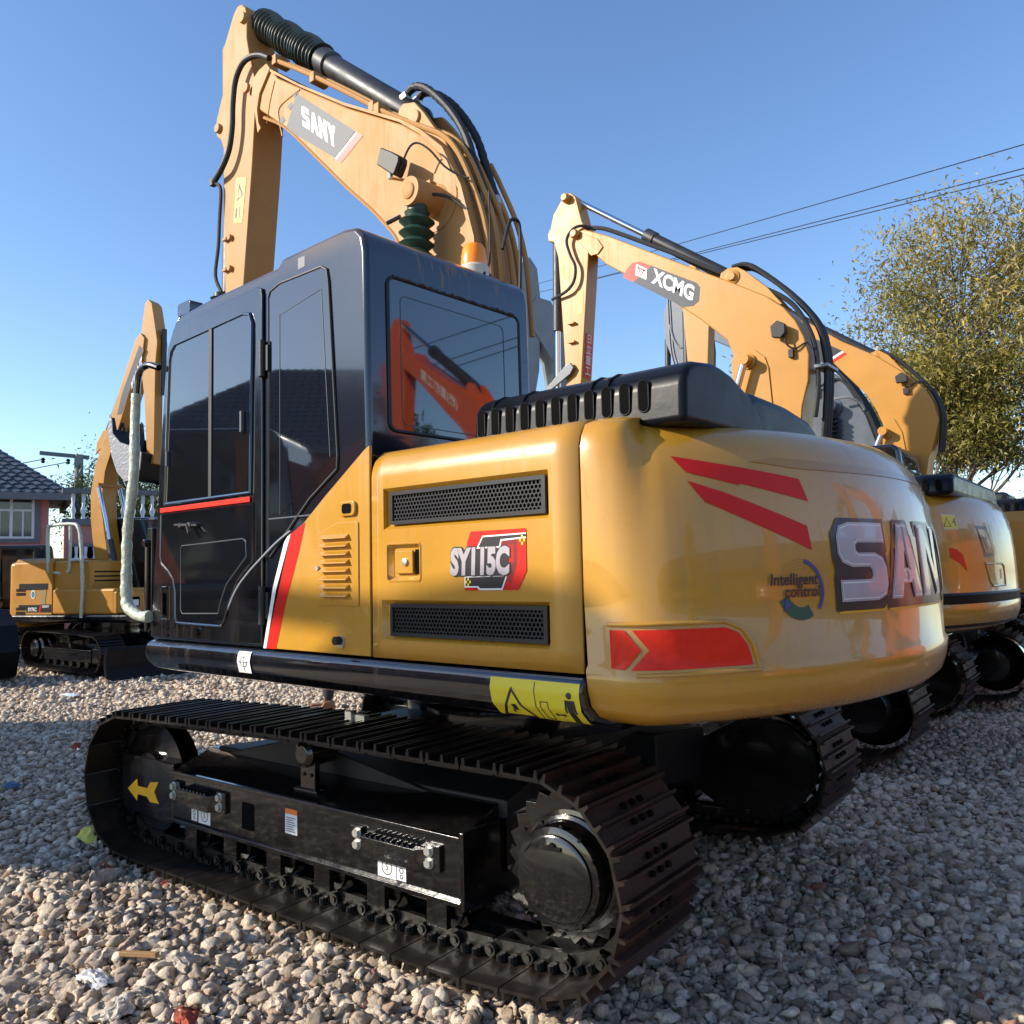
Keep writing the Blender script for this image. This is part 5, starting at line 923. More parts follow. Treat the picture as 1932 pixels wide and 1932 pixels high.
# ================================================================== SETTING
def gh(x, y): 
    return 0.045*np.sin(x*.9+1.3)*np.sin(y*.7+.4)+.025*np.sin(x*2.3+y*1.7)+.012*np.sin(x*5.1-y*4.3)+0.0
def ground_h(x, y):
    x = np.asarray(x, float); y = np.asarray(y, float)
    h = gh(x, y)*.55+.035
    # flattened below the front machine, a berm of stones along its outer track
    d = np.clip((np.maximum(np.abs(x+.3)-1.8, 0)**2+np.maximum(np.abs(y)-1.3, 0)**2)**.5/.5, 0, 1); h = h*d+.022*(1-d)-.012
    h = h+.045*np.exp(-((y+1.66)/.20)**2)*np.clip((-.2-x)/.5, 0, 1)*np.clip((x+2.6)/.5, 0, 1)
    return h
def grid_ground():
    xs = np.concatenate([np.array([-400,-150,-80,-45]), np.linspace(-30, -8, 60), np.linspace(-7.9, 5, 170), np.linspace(5.2, 14, 20), np.array([25,60,150,400])])
    ys = np.concatenate([np.array([-400,-150,-60,-25]), np.linspace(-14, -5, 20), np.linspace(-4.8, 7, 150), np.linspace(7.2, 24, 50), np.array([40,80,180,400])])
    X, Y = np.meshgrid(xs, ys, indexing='ij'); Z = ground_h(X, Y)*(np.hypot(X, Y) < 60)
    nx, ny = X.shape; v = np.stack([X, Y, Z], -1).reshape(-1, 3)
    i = np.arange(nx-1)[:, None]*ny+np.arange(ny-1)[None, :]; f = np.stack([i, i+ny, i+ny+1, i+1], -1).reshape(-1, 4)
    me = bpy.data.meshes.new('ground'); me.from_pydata(v.tolist(), [], f.tolist()); me.polygons.foreach_set('use_smooth', [True]*len(f))
    o = bpy.data.objects.new('ground', me); COL.objects.link(o); o['kind'] = 'structure'
    m = bpy.data.materials.new('gravel_bed'); m.use_nodes = True; t = m.node_tree; L = t.links; b = t.nodes['Principled BSDF']; b.inputs['Roughness'].default_value = .95; b.inputs['Specular IOR Level'].default_value = .2
    tc = t.nodes.new('ShaderNodeTexCoord'); vo = t.nodes.new('ShaderNodeTexVoronoi'); vo.inputs['Scale'].default_value = 19; L.new(tc.outputs['Object'], vo.inputs['Vector'])
    v2 = t.nodes.new('ShaderNodeTexVoronoi'); v2.inputs['Scale'].default_value = 19; v2.feature = 'DISTANCE_TO_EDGE'; L.new(tc.outputs['Object'], v2.inputs['Vector'])
    cr = t.nodes.new('ShaderNodeValToRGB'); cr.color_ramp.elements[0].color = (.34,.26,.185,1); cr.color_ramp.elements[1].color = (.76,.62,.46,1)
    sx = t.nodes.new('ShaderNodeSeparateColor'); L.new(vo.outputs['Color'], sx.inputs[0]); L.new(sx.outputs[0], cr.inputs[0])
    ms = t.nodes.new('ShaderNodeMapRange'); ms.inputs[2].default_value = .12; L.new(v2.outputs['Distance'], ms.inputs[0])
    mx = t.nodes.new('ShaderNodeMixRGB'); mx.inputs[1].default_value = (.13,.10,.078,1); L.new(ms.outputs[0], mx.inputs[0]); L.new(cr.outputs[0], mx.inputs[2]); L.new(mx.outputs[0], b.inputs['Base Color'])
    bp = t.nodes.new('ShaderNodeBump'); bp.inputs['Distance'].default_value = .03; L.new(ms.outputs[0], bp.inputs['Height']); L.new(bp.outputs[0], b.inputs['Normal'])
    me.materials.append(m)
grid_ground()
def ico(sub):
    bm = bmesh.new(); bmesh.ops.create_icosphere(bm, subdivisions=sub, radius=1); v = np.array([q.co[:] for q in bm.verts]); f = np.array([[a.index for a in p.verts] for p in bm.faces]); bm.free(); return v, f
def stone_variants(sub, n, rng):
    v, f = ico(sub); out = []
    for _ in range(n):
        w_ = v.copy()
        for _ in range(9):                       # chop with random planes: angular crushed rock
            nrm = rng.normal(size=3); nrm /= np.linalg.norm(nrm); d = rng.uniform(.30, .72); k = w_@nrm-d; w_ -= np.outer(np.maximum(k, 0), nrm)
        w_ *= rng.uniform(.7, 1.2, 3); w_ = w_/np.abs(w_).max()*1.08; w_ += rng.normal(size=w_.shape)*.07; out.append(w_)
    return out, f
def stone_mat():
    m = bpy.data.materials.new('crushed_stone'); m.use_nodes = True; t = m.node_tree; L = t.links; b = t.nodes['Principled BSDF']; b.inputs['Roughness'].default_value = .92; b.inputs['Specular IOR Level'].default_value = .25
    at = t.nodes.new('ShaderNodeAttribute'); at.attribute_name = 'tint'; cr = t.nodes.new('ShaderNodeValToRGB'); cr.color_ramp.interpolation = 'LINEAR'
    e = cr.color_ramp.elements; e[0].position = 0; e[0].color = (.32,.245,.175,1); e[1].position = 1; e[1].color = (.34,.12,.07,1)
    for p, c in ((.25,(.60,.475,.345,1)),(.6,(.77,.625,.465,1)),(.88,(.90,.78,.61,1)),(.95,(.55,.40,.28,1)),(.988,(.52,.34,.22,1)),(.996,(.42,.19,.12,1))): q = e.new(p); q.color = c
    tc = t.nodes.new('ShaderNodeTexCoord'); n = t.nodes.new('ShaderNodeTexNoise'); n.inputs['Scale'].default_value = 62; n.inputs['Detail'].default_value = 8; n.inputs['Roughness'].default_value = .7; L.new(tc.outputs['Object'], n.inputs['Vector'])
    mr = t.nodes.new('ShaderNodeMapRange'); mr.inputs[1].default_value = .3; mr.inputs[2].default_value = .7; mr.inputs[3].default_value = .55; mr.inputs[4].default_value = 1.2; L.new(n.outputs['Fac'], mr.inputs[0])
    mu = t.nodes.new('ShaderNodeVectorMath'); mu.operation = 'SCALE'; L.new(at.outputs['Fac'], cr.inputs[0]); L.new(cr.outputs[0], mu.inputs[0]); L.new(mr.outputs[0], mu.inputs['Scale']); L.new(mu.outputs[0], b.inputs['Base Color'])
    bp = t.nodes.new('ShaderNodeBump'); bp.inputs['Strength'].default_value = 1.0; bp.inputs['Distance'].default_value = .014; L.new(n.outputs['Fac'], bp.inputs['Height']); L.new(bp.outputs[0], b.inputs['Normal']); return m
SM = stone_mat()
def rotmats(n, rng):
    q = rng.normal(size=(n, 4)); q /= np.linalg.norm(q, axis=1)[:, None]; w_, x, y, z = q.T
    return np.stack([np.stack([1-2*(y*y+z*z), 2*(x*y-z*w_), 2*(x*z+y*w_)], -1), np.stack([2*(x*y+z*w_), 1-2*(x*x+z*z), 2*(y*z-x*w_)], -1), np.stack([2*(x*z-y*w_), 2*(y*z+x*w_), 1-2*(x*x+y*y)], -1)], 1)
def in_view(x, y, marg=.07):
    dx = x-CAM.x; dy = y-CAM.y; d = np.hypot(dx, dy); an = np.arctan2(dy, dx)-_a; an = (an+PI) % (2*PI)-PI
    return (np.abs(an) < R(32)+marg)
def scatter(name, n, sub, rmin, rmax, dmin, dmax, lift=0.0, tmax=1.0, pw=1.6, avoid=True):
    rng = RNG; d = np.sqrt(rng.uniform(dmin**2, dmax**2, n)); an = _a+rng.uniform(-R(37), R(37), n)
    x = CAM.x+d*np.cos(an); y = CAM.y+d*np.sin(an)
    r = rmin+(rmax-rmin)*rng.uniform(0, 1, n)**pw
    z = ground_h(x, y)+lift+r*rng.uniform(-.1, .55, n)
    if avoid:                                    # keep the plates of the lower track runs clear
        for (a0, a1) in ((-1.37, -.70), (.70, 1.34)):
            ins = (x > -2.0) & (x < 1.25) & (y > a0) & (y < a1)
            z = np.where(ins, np.minimum(z, .078-r*.8), z)
    var, f = stone_variants(sub, 14, rng); nv = var[0].shape[0]; vid = rng.integers(0, 14, n); V = np.array(var)[vid]
    V = np.einsum('nij,nvj->nvi', rotmats(n, rng), V*r[:, None, None]); V[:, :, 2] *= .8; V += np.stack([x, y, z], -1)[:, None, :]
    Fc = (f[None]+(np.arange(n)*nv)[:, None, None]).reshape(-1, 3)
    me = bpy.data.meshes.new(name); me.vertices.add(n*nv); me.vertices.foreach_set('co', V.reshape(-1).astype(np.float32))
    k = len(Fc); me.loops.add(k*3); me.loops.foreach_set('vertex_index', Fc.reshape(-1).astype(np.int32)); me.polygons.add(k)
    me.polygons.foreach_set('loop_start', np.arange(0, k*3, 3, dtype=np.int32)); me.polygons.foreach_set('loop_total', np.full(k, 3, np.int32)); me.update()
    at = me.attributes.new('tint', 'FLOAT', 'POINT'); at.data.foreach_set('value', np.repeat(rng.uniform(0, tmax, n), nv).astype(np.float32))
    me.materials.append(SM); o = bpy.data.objects.new(name, me); COL.objects.link(o); o['kind'] = 'stuff'; return o
if not globals().get('QUICK'):
    g1 = scatter('gravel', 30000, 2, .009, .046, 1.0, 5.2, pw=2.2)
    g2 = scatter('gravel', 46000, 1, .014, .042, 5.0, 11.5)
    g3 = scatter('gravel', 26000, 1, .022, .055, 11.0, 20.0)
    for q in (g1, g2, g3): tag(q, 'pale crushed stone gravel covering the yard', 'gravel')

# ---- trees
LEAF = {}
def leafmat(name, a, b_, c):
    m = bpy.data.materials.new(name); m.use_nodes = True; t = m.node_tree; L = t.links; b = t.nodes['Principled BSDF']; b.inputs['Roughness'].default_value = .5
    at = t.nodes.new('ShaderNodeAttribute'); at.attribute_name = 'tint'; cr = t.nodes.new('ShaderNodeValToRGB'); e = cr.color_ramp.elements
    e[0].color = (*a, 1); e[1].color = (*c, 1); q = e.new(.5); q.color = (*b_, 1); L.new(at.outputs['Fac'], cr.inputs[0]); L.new(cr.outputs[0], b.inputs['Base Color'])
    tr = t.nodes.new('ShaderNodeBsdfTranslucent'); L.new(cr.outputs[0], tr.inputs[0]); mx = t.nodes.new('ShaderNodeMixShader'); mx.inputs[0].default_value = .3
    out = t.nodes['Material Output']; L.new(b.outputs[0], mx.inputs[1]); L.new(tr.outputs[0], mx.inputs[2]); L.new(mx.outputs[0], out.inputs[0]); return m
LEAF['y'] = leafmat('yellowing_leaves', (.07,.085,.02), (.21,.20,.04), (.45,.33,.08))
LEAF['g'] = leafmat('green_leaves', (.03,.06,.015), (.075,.12,.025), (.16,.19,.05))
M['bark'] = nmat('tree_bark', (.12,.095,.075), .9, var=.4, scale=14, bump=.8, bscale=25, col2=(.24,.20,.16))
def tree(label, base, h, spread, n_leaf, leaf, mat, trunks=1, first=.25, seed=1, lean=(0,0), group='trees around the yard', ell=None):
    rng = np.random.default_rng(seed); rr = random.Random(seed)
    root = thing('tree', label, 'tree', base, 0, group); mb = MB(); tips = []
    def limb(p, d, L, r, lev):
        pts = [p]; q = p.copy(); dd = d.copy(); k = 5 if lev < 2 else 4
        for i in range(k):
            dd = (dd+Vector((rr.uniform(-1,1), rr.uniform(-1,1), rr.uniform(-.4,.7)))*.17).normalized(); q = q+dd*L/k; pts.append(q.copy())
            if lev >= 2 or (lev == 1 and i > 1): tips.append((q.copy(), L*.35))
        mb.tube(pts, lambda t, r=r: r*(1-.62*t), 7 if lev < 2 else 5, sm=2 if lev < 2 else 0)
        if lev < 3:
            nb = (7, 5, 4)[lev] if lev else 9
            for i in range(nb):
                t = rr.uniform(first if lev == 0 else .25, 1.0); a = pts[min(k-1, int(t*k))].lerp(pts[min(k, int(t*k)+1)], t*k-int(t*k) if t < 1 else 1)
                an = rr.uniform(0, 2*PI); e = Vector((math.cos(an), math.sin(an), rr.uniform(.25, 1.1))).normalized(); nd = (e*.8+dd*.5).normalized()
                Lb = {0: spread*rr.uniform(.65, 1.05)*(1.15-.45*abs(t-.55)), 1: L*.55, 2: L*.5}[lev]; limb(a, nd, Lb, r*(1-.6*t)*.55, lev+1)
    for k in range(trunks):
        o_ = Vector((.18*k, .05*k, 0)); limb(o_, Vector((lean[0]+(.10*k-.05)*(trunks > 1), lean[1], 1)).normalized(), h*(.93-.04*k), h*.018+.05, 0)
    if ell:                                      # keep the crown inside one broad rounded outline
        cx_, cz_, rx_, rz_ = ell
        tips[:] = [t for t in tips if ((t[0].x-cx_)/rx_)**2+(t[0].y/rx_)**2+((t[0].z-cz_)/rz_)**2 < 1.05]
        for i in range(160):
            u = Vector((rr.gauss(0,1), rr.gauss(0,1), rr.gauss(0,1))).normalized()*rr.uniform(.62, 1.0)**.5*rr.uniform(.86, 1.0); e = Vector((cx_+u.x*rx_, u.y*rx_, cz_+u.z*rz_)); a = Vector((cx_*.5+e.x*.15, e.y*.15, min(e.z-.5, cz_-rz_*.5+rr.uniform(0, rz_))))
            md = a.lerp(e, .5)+Vector((rr.uniform(-.2,.2), rr.uniform(-.2,.2), .25)); mb.tube([a, md, e], lambda t: .018*(1-.8*t), 5, sm=3); tips.append((e, .80)); tips.append((md.lerp(e, .55), .75)); tips.append((a.lerp(md, .8), .75))
    mb.build('trunk', M['bark'], root)
    T = np.array([[*t[0]] for t in tips]); S_ = np.array([max(.22, t[1]) for t in tips]); wt = rng.gamma(2.0, size=len(T))*np.where(np.arange(len(T)) >= len(T)-(480 if ell else 0), 5.0 if ell else 1, 1); idx = rng.choice(len(T), n_leaf, p=wt/wt.sum())
    c = T[idx]+rng.normal(size=(n_leaf, 3))*S_[idx][:, None]*np.array([.48,.48,.38]); q = rotmats(n_leaf, rng); s = leaf*rng.uniform(.6, 1.3, n_leaf)
    droop = rng.uniform(.3, 1, n_leaf)
    qd = np.array([[0,-.28,0],[.5,-.1,.06],[1,0,-.12],[.5,.22,.06]])-np.array([.5,0,0]); V = np.einsum('nij,vj->nvi', q, qd)*s[:, None, None]; V[:, 2, 2] -= s*droop*.4; V += c[:, None, :]
    me = bpy.data.meshes.new('crown'); me.vertices.add(n_leaf*4); me.vertices.foreach_set('co', V.reshape(-1).astype(np.float32)); me.loops.add(n_leaf*4); me.loops.foreach_set('vertex_index', np.arange(n_leaf*4, dtype=np.int32))
    me.polygons.add(n_leaf); me.polygons.foreach_set('loop_start', np.arange(0, n_leaf*4, 4, dtype=np.int32)); me.polygons.foreach_set('loop_total', np.full(n_leaf, 4, np.int32)); me.update()
    cl = rng.uniform(0, 1, len(T)); tint = np.clip(cl[idx]*.5+rng.uniform(0, .5, n_leaf)+.18*(c[:, 2]/h-.55), 0, 1)
    at = me.attributes.new('tint', 'FLOAT', 'POINT'); at.data.foreach_set('value', np.repeat(tint, 4).astype(np.float32)); me.materials.append(mat)
    o = bpy.data.objects.new('crown', me); COL.objects.link(o); o.parent = root; return root
tree('tall yellowing tree with forked trunk behind the excavator row, right of the wires', (-.95, 16.6, 0), 4.9, 1.8, 58000, .12, LEAF['y'], trunks=2, first=.5, seed=12, ell=(.85, 6.6, 2.6, 3.0))
tree('second leafy tree at the right edge, lower than the forked one', (1.9, 20.5, 0), 6.4, 2.7, 18000, .17, LEAF['y'], first=.15, seed=5)
tree('dense low green tree filling the space under the forked tree', (1.4, 25, 0), 6.0, 3.0, 15000, .19, LEAF['g'], first=.12, seed=8)
tree('green tree behind the pink wall, left of the black cab', (-23.2, 10.3, 0), 3.6, 1.7, 22000, .13, LEAF['g'], first=.15, seed=21, ell=(0, 3.9, 2.2, 1.9))
tree('low bushy tree top showing over the black slotted hood, left one', (-9.8, 22.5, 0), 5.6, 2.0, 9000, .17, LEAF['y'], first=.3, seed=31)
tree('low bushy tree top between the yellow arm and the grey arm', (-6.6, 23.5, 0), 6.6, 2.3, 11000, .17, LEAF['y'], first=.3, seed=33)
tree('far green tree behind the rounded grey boom with the black hoses', (-3.4, 24, 0), 7.0, 2.6, 13000, .18, LEAF['g'], first=.2, seed=37)
tree('far green tree at the left behind the house gable', (-27, 17, 0), 5.2, 2.6, 7000, .18, LEAF['g'], first=.2, seed=41)

# ---- house, boundary wall, pole, wires
M['pink'] = nmat('pink_wall_paint', (.52,.215,.19), .85, var=.12, scale=2.5, bump=.2, bscale=40)
M['pgry'] = nmat('grey_render', (.16,.165,.18), .8, var=.1)
M['pvc'] = nmat('white_window_frame', (.72,.74,.76), .4)
M['wing'] = nmat('house_window_glass', (.05,.06,.06), .06, coat=.6, var=.5, scale=2)
def tile_mat():
    m = nmat('grey_roof_tiles', (.045,.055,.075), .45, var=.3, scale=9, col2=(.10,.12,.15)); return m
M['tile'] = tile_mat()
def house(label, loc, rz, W=9.0, D=7.0, H=4.0, RH=3.0, win=((1.6,1.7),(4.6,1.7)), name='house', w_=2.3, h_=1.75):
    r = thing(name, label, 'house', loc, rz)      # front wall on local y=0 facing -y, x 0..W
    MB().box(0, W, 0, D, 0, H).build('wall', M['pink'], r)
    ov = .55; e = [(-ov,-ov),(W+ov,-ov),(W+ov,D+ov),(-ov,D+ov)]; rd = [(D/2, D/2), (W-D/2, D/2)]
    rf = MB(); rf.add([(x,y,H) for x,y in e]+[(rd[0][0],rd[0][1],H+RH),(rd[1][0],rd[1][1],H+RH)], [(0,1,5,4),(2,3,4,5),(1,2,5),(3,0,4),(3,2,1,0)])
    ro = rf.build('roof', M['pgry'], r, ang=10)
    rows = MB(); nrow = 17
    for (A_, B_, C_, D_) in ((0,1,5,4),(1,2,5,5),(2,3,4,5),(3,0,4,4)):
        P = [Vector(rf.v[k]) for k in (A_, B_, C_, D_)]
        nrm = (P[1]-P[0]).cross(P[3]-P[0]).normalized(); nrm = -nrm if nrm.z < 0 else nrm
        for i in range(nrow):
            t0 = i/nrow; t1 = (i+1)/nrow; a0 = P[0].lerp(P[3], t0); b0 = P[1].lerp(P[2], t0); a1 = P[0].lerp(P[3], t1); b1 = P[1].lerp(P[2], t1)
            n = max(1, int((b0-a0).length/.28))
            for j in range(n):
                u0, u1, um_ = j/n, (j+1)/n, (j+.5)/n
                v = [a0.lerp(b0, u0)+nrm*.03, a0.lerp(b0, um_)+nrm*.085, a0.lerp(b0, u1)+nrm*.03, a1.lerp(b1, u1)+nrm*.012, a1.lerp(b1, um_)+nrm*.05, a1.lerp(b1, u0)+nrm*.012]
                rows.add(v+[v[0]-nrm*.03, v[2]-nrm*.03], [(0,1,4,5),(1,2,3,4),(0,6,7,2,1)])
    rows.build('roof_tiles', M['tile'], ro, rec=False, ang=20)
    MB().box(-ov-.02, W+ov+.02, -ov-.04, -ov+.10, H-.16, H+.03).box(-ov-.02, -ov+.1, -ov, D+ov, H-.16, H+.028).box(W+ov-.1, W+ov+.02, -ov, D+ov, H-.16, H+.026).build('gutter', M['pgry'], r)
    for x, z in win:
        fr = MB()
        for q in ((-.14,w_+.14,-.12,0),(-.14,w_+.14,h_,h_+.14),(-.14,0,0,h_),(w_,w_+.14,0,h_)): fr.box(x+q[0], x+q[1], -.06, .01, z+q[2], z+q[3], 1)
        for q in ((0,w_,0,.06),(0,w_,h_-.06,h_),(0,w_,h_*.66,h_*.66+.06)): fr.box(x+q[0], x+q[1], -.045, .005, z+q[2], z+q[3], 0)
        for q in (0, w_/2-.04, w_-.07): fr.box(x+q, x+q+.075, -.048, .004, z, z+h_, 0)
        for q in (w_*.25, w_*.75): fr.box(x+q-.02, x+q+.02, -.042, .003, z, z+h_*.66, 0)
        wn = fr.build('window', [M['pvc'], M['pgry']], r); MB().box(x+.03, x+w_-.03, -.02, -.012, z+.03, z+h_-.03).build('pane', M['wing'], wn)
    return r
house('pink walled house with a grey tiled roof at the far left', (-25.5, -1.04, 0), R(68), 9, 4.4, 3.9, 2.1, win=((7.53,2.68),(5.1,2.68),(2.6,2.68)), w_=1.12, h_=1.15)
house('pink house across the lane, reflected in the cab door windows', (-13.5, -19, 0), R(130), 14, 8, 5.2, 3.4, win=((1.6,1.7),(4.6,1.7),(9.2,1.7)))
wl_ = thing('boundary_wall', 'pink wall topped with a white balustrade, right of the grey roofed house', 'wall', (-19.25, 6.42, 0), R(68))
MB().box(0, 2.6, 0, .25, 0, 2.9).build('wall_panel', M['pink'], wl_); MB().box(-.05, 2.65, -.06, .31, 2.9, 3.06).build('coping', M['pgry'], wl_); MB().box(-.05, 2.65, -.03, .28, 3.72, 3.84).build('rail', M['pgry'], wl_)
balp = [(0,.05),(.05,.05),(.1,.035),(.22,.07),(.36,.03),(.5,.045),(.62,.05),(.66,.05)]
b0 = MB().lathe((.2,.125,3.06),(0,0,1),balp,12).build('baluster', M['pvc'], wl_)
for i in range(1, 10):
    c = b0.copy(); COL.objects.link(c); c.location = (i*.235, 0, 0)
fr_ = MB()
for q in ((.1,1.3,1.75,1.83),(.1,1.3,2.35,2.43),(.1,.18,1.83,2.35),(1.22,1.3,1.83,2.35)): fr_.box(q[0], q[1], -.05, .02, q[2], q[3])
pw = fr_.build('wall_opening', M['pgry'], wl_); MB().box(.18,1.22,-.02,-.005,1.83,2.35).build('opening_back', M['inner'], pw)
for i in range(5): MB().lathe((.28+i*.21,-.03,1.83),(0,0,1),[(0,.04),(.05,.04),(.1,.03),(.2,.055),(.3,.03),(.45,.045),(.52,.045)],10).build('baluster', M['pvc'], pw)
# ---- poles and wires
M['conc'] = nmat('concrete_pole', (.30,.31,.30), .85, var=.15)
pl = thing('utility_pole', 'concrete utility pole with a steel crossarm beside the house roof', 'utility pole', (-24.54, 9.25, 0), R(68))
MB().cyl((0,0,0),(0,0,5.5),.17,.13,n=16).build('pole', M['conc'], pl); MB().beam((-1.1,0,5.5),(.3,0,5.42),.10,.12).build('crossarm', M['dgry'], pl); MB().beam((-.9,0,4.35),(.1,0,4.45),.05,.05).build('crossarm', M['dgry'], pl)
for x in (-1.0, -.3): MB().lathe((x,0,5.35),(0,0,-1),[(0,.04),(.05,.07),(.09,.04),(.13,.07),(.17,.03)],10).build('insulator', M['dk'], pl)
def wire(label, a, b, r, sag=.4):
    a = Vector(a); b = Vector(b); return tag(MB().tube([a.lerp(b, t)-Vector((0,0,sag*4*t*(1-t))) for t in np.linspace(0,1,16)], r, 5, sm=0).build('power_line', M['dk']), label, 'power line', 'overhead power lines')
dz = Vector((math.cos(R(68)), math.sin(R(68)), 0)); pb = Vector((-24.54, 9.25, 0))
for i, (o_, z, lb) in enumerate(((-1.0,5.3,'top wire from the utility pole crossarm to the left'),(-.3,5.25,'second wire from the utility pole crossarm to the left'),(-.6,4.4,'lowest wire from the utility pole, below the crossarm'))):
    wire(lb, pb+dz*o_+Vector((0,0,z)), pb+dz*(-14)+Vector((2-i,0,z-1.6-.2*i)), .014, .5)
for (a, b, lb) in (((-32.9,38.47,19.43),(1.41,20.44,12.0),'highest power line across the sky at the upper right'),((-32.9,38.47,18.97),(1.37,20.44,11.38),'middle power line across the sky at the upper right'),((-32.9,38.47,19.04),(1.36,20.44,11.21),'lowest power line across the sky at the upper right')):
    a = Vector(a); b = Vector(b); wire(lb, a.lerp(b, -.3), a.lerp(b, 1.6), .016, .15)
for i, t in enumerate((-.3, 1.6)):
    q = Vector((-32.9,38.47,19.2)).lerp(Vector((1.39,20.44,11.5)), t)
    p_ = thing('utility_pole', ('tall utility pole far off carrying the three power lines' if i == 0 else 'utility pole out of frame at the right end of the power lines'), 'utility pole', (q.x, q.y, 0)); MB().cyl((0,0,0),(0,0,q.z+.4),.2,.14,n=14).beam((-.6,0,q.z),(.6,0,q.z),.1,.1).build('pole', M['conc'], p_)

# ---- person behind the machine (only the shoes and trouser legs show under the body)
def skin_body(name, V, E, Rr, mat, parent):
    me = bpy.data.meshes.new(name); me.from_pydata(V, E, []); o = bpy.data.objects.new(name, me); COL.objects.link(o); o.parent = parent
    me.materials.append(mat)
    sk = o.modifiers.new('skin', 'SKIN'); me.skin_vertices[0] if me.skin_vertices else None
    if not me.skin_vertices:
        bm = bmesh.new(); bm.from_mesh(me); ly = bm.verts.layers.skin.verify()
        for i, v in enumerate(bm.verts): v[ly].radius = (Rr[i], Rr[i]); v[ly].use_root = (i == 0)
        bm.to_mesh(me); bm.free()
    else:
        for i, d in enumerate(me.skin_vertices[0].data): d.radius = (Rr[i], Rr[i]); d.use_root = (i == 0)
    o.modifiers.new('sub', 'SUBSURF').levels = 2; o.modifiers['sub'].render_levels = 2; sk.use_smooth_shade = True; return o
ps = thing('person', 'person in dark trousers and brown shoes standing behind the front excavator', 'person', (-4.70, 2.66, .05), R(140))
M['cloth'] = nmat('dark_clothes', (.02,.022,.03), .85); M['skin'] = nmat('skin_tone', (.42,.24,.16), .5); M['shoeb'] = nmat('brown_leather_shoe', (.20,.09,.04), .5)
V = [(0,0,.92),(0,0,1.12),(0,0,1.34),(0,0,1.46),(0,0,1.60),(.10,0,.86),(.11,.02,.48),(.12,.0,.10),(-.10,0,.86),(-.11,.02,.48),(-.12,0,.10),(.19,0,1.38),(.25,.02,1.12),(.25,-.06,.88),(-.19,0,1.38),(-.25,.02,1.12),(-.25,-.06,.88)]
Ed = [(0,1),(1,2),(2,3),(3,4),(0,5),(5,6),(6,7),(0,8),(8,9),(9,10),(2,11),(11,12),(12,13),(2,14),(14,15),(15,16)]
skin_body('body', V, Ed, [.15,.13,.15,.06,.09,.10,.07,.06,.10,.07,.06,.06,.05,.04,.06,.05,.04], M['cloth'], ps)
MB().lathe((0,0,1.50),(0,0,1),[(0,.05),(.04,.055),(.07,.075),(.12,.092),(.17,.09),(.22,.065),(.245,.01)],18).build('head', M['skin'], ps)
MB().lathe((0,.01,1.62),(0,0,1),[(0,.096),(.06,.096),(.11,.07),(.135,.01)],18).build('hair', M['dk'], ps)
for sx in (-.12,.12): MB().prism([(-.07,0),(-.06,.05),(-.02,.10),(.05,.10),(.08,.05),(.19,.045),(.22,.02),(.21,0)],sx-.045,sx+.045,'x').build('shoe', M['shoeb'], ps, bevel=.015)
for sx in (-1,1):
    for k in range(4): MB().tube([(sx*(.235+.018*k),-.08,.86),(sx*(.235+.018*k),-.095,.81),(sx*(.235+.018*k),-.085,.775-.006*(k in (0,3)))], .009, 6, sm=3).build('finger', M['skin'], ps)

# ---- single large stones, brick pieces and litter
def rock(label, loc, s, mat_t, seed, sc3=(1,1,.75), name='rock', cat='stone', grp='larger stones on the gravel', rz=0):
    rng = np.random.default_rng(seed); var, f = stone_variants(3, 1, rng); v = var[0]*s*np.array(sc3); v += np.sin(v*60/s*.1+seed)*s*.015
    me = bpy.data.meshes.new(name); me.from_pydata(v.tolist(), [], f.tolist())
    if isinstance(mat_t, float): 
        at = me.attributes.new('tint', 'FLOAT', 'POINT'); at.data.foreach_set('value', np.full(len(v), mat_t, np.float32)); me.materials.append(SM)
    else: me.materials.append(mat_t)
    o = bpy.data.objects.new(name, me); COL.objects.link(o); o.location = loc; o.rotation_euler = (0, 0, rz); return tag(o, label, cat, grp)
zz = lambda x, y: float(ground_h(x, y))
for (x, y, s, t, sc3, lb) in ((-1.45,-1.10,.085,.55,(1.3,1,.8),'large pale stone lying on the track shoes below the idler'),(-1.62,-1.40,.075,.3,(1.2,1,.8),'grey stone beside the red brick chips at the front of the track'),(-.44,-1.66,.075,.70,(1.3,.9,.7),'beige block in the sunlit gravel, biggest near the steel frame'),(-.62,-2.02,.06,.45,(1.2,1,.7),'grey rounded stone at the lower left'),(-.30,-2.02,.085,.88,(1.4,.8,.6),'tan slab of stone right of the white plastic'),(-1.30,-1.38,.06,.5,(1.1,.9,.8),'upright pale stone beside the track plates'),(.10,-1.62,.05,.6,(1.2,1,.7),'pale stone close to the bottom edge of the track'),(-1.9,-1.6,.06,.25,(1.2,1,.8),'dark grey stone in the shade strip left of the track')):
    rock(lb, (x, y, zz(x,y)+s*.35), s, t, int(abs(x*100+y*37)), sc3, rz=x*3)
M['brick'] = nmat('broken_brick', (.34,.07,.035), .9, var=.3, scale=30, bump=.6, bscale=60)
for (x, y, s, lb) in ((-1.84,-1.26,.045,'dark red brick chip in the shade near the arrow bracket'),(-.10,-1.86,.055,'orange brick piece at the bottom of the picture'),(-1.74,-1.34,.035,'small red brick chip touching the grey stone'),(-5.0,.05,.06,'brown brick piece far left in the shaded gravel'),(-1.35,-1.22,.035,'pinkish brick chip against the pale stone')):
    rock(lb, (x, y, zz(x,y)+s*.5), s, M['brick'], int(abs(x*90+y*31))+3, (1.3,.9,.7), 'brick_piece', 'brick', 'brick pieces on the gravel')
M['wrapy'] = nmat('yellow_foil', (.55,.50,.06), .35, bump=.8, bscale=30); M['film'] = nmat('clear_plastic_film', (.62,.60,.56), .25, coat=.5, bump=.8, bscale=25)
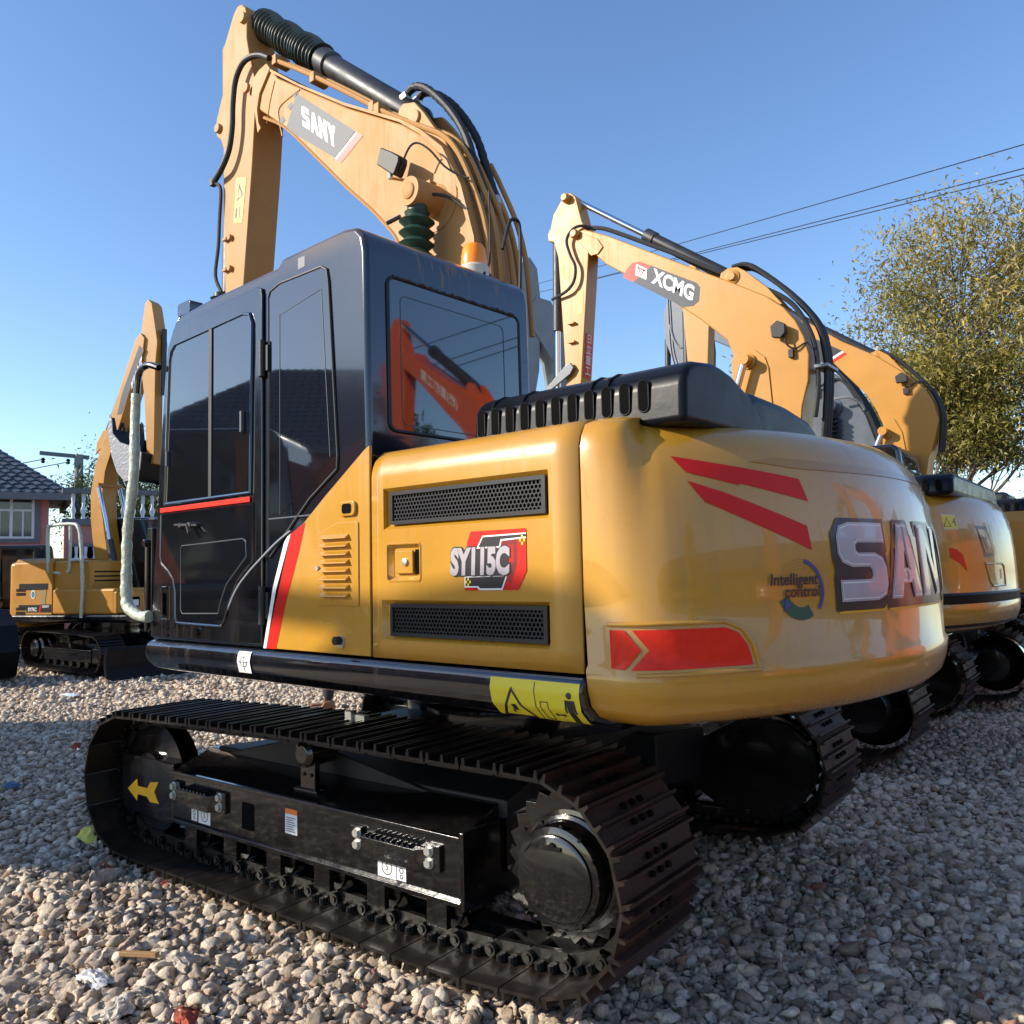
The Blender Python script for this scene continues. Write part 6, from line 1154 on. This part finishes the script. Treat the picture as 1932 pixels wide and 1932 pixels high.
def crumple(name, label, cat, loc, sx, sy, h, mat, seed):
    rng = np.random.default_rng(seed); n = 12; vs = []; fs = []
    for i in range(n):
        for j in range(n):
            u, v_ = i/(n-1)-.5, j/(n-1)-.5; k = max(0, 1-(u*u+v_*v_)*3.2); vs.append((u*sx+rng.normal()*.004, v_*sy+rng.normal()*.004, h*k*(.6+.6*rng.random())))
    for i in range(n-1):
        for j in range(n-1):
            if (i in (0, n-2) and j in (0, n-2)): continue
            fs.append((i*n+j, (i+1)*n+j, (i+1)*n+j+1, i*n+j+1))
    return tag(MB().add(vs, fs).build(name, mat, None, ang=25, loc=loc), label, cat)
crumple('wrapper', 'crumpled yellow wrapper on the gravel beside the front track plates', 'litter', (-2.35,-1.08,zz(-2.35,-1.08)+.03), .20, .15, .07, M['wrapy'], 3)
crumple('plastic_sheet', 'scrap of clear plastic film on the sunlit gravel at the lower left', 'litter', (-.60,-1.93,zz(-.6,-1.93)+.03), .17, .08, .03, M['film'], 5)
crumple('blue_bag', 'blue plastic scrap half buried in shaded gravel at the left edge', 'litter', (-3.95,-.88,zz(-3.95,-.88)+.03), .16, .10, .03, nmat('blue_plastic',(.04,.09,.17),.4), 7)
crumple('paper_scrap', 'pale blue paper scrap on the far gravel before the dozer blade', 'litter', (-8.3,1.55,zz(-8.3,1.55)+.04), .30, .14, .02, nmat('pale_paper',(.55,.65,.78),.7), 9)
M['wood'] = nmat('weathered_wood', (.30,.17,.07), .8, var=.3, scale=12, streak=(2,20,20))
tag(MB().beam((-.66,-1.80,zz(-.6,-1.8)+.045),(-.50,-1.74,zz(-.5,-1.75)+.06),.022,.018).build('wood_splinter', M['wood'], bevel=.003), 'orange brown wood splinter lying above the plastic film', 'wood')

M['shedw'] = nmat('weathered_shed_wall', (.16,.11,.09), .9, var=.3, scale=1.5)
sh = thing('shed', 'long low shed with a dark roof behind the camera, reflected in the bodywork', 'shed', (18.5, -16, 0), 0)
MB().box(0, 7, 0, 44, 0, 3.4).build('wall', M['shedw'], sh); MB().prism([(-.6,3.35),(3.5,5.2),(7.6,3.35)], -.4, 44.4).build('roof', M['tile'], sh)
for i in range(9): MB().box(-.03, .02, 2+i*4.6, 4.2+i*4.6, 0.1 if i % 3 == 1 else 1.1, 2.6).build('door' if i % 3 == 1 else 'window', M['wing'], sh)
for i, (x, y) in enumerate(((16,10),(17,17),(15.5,23))): tree('leafy tree behind the camera beside the long shed', (x, y, 0), 5.5, 2.4, 7000, .2, LEAF['g'], first=.15, seed=70+i)
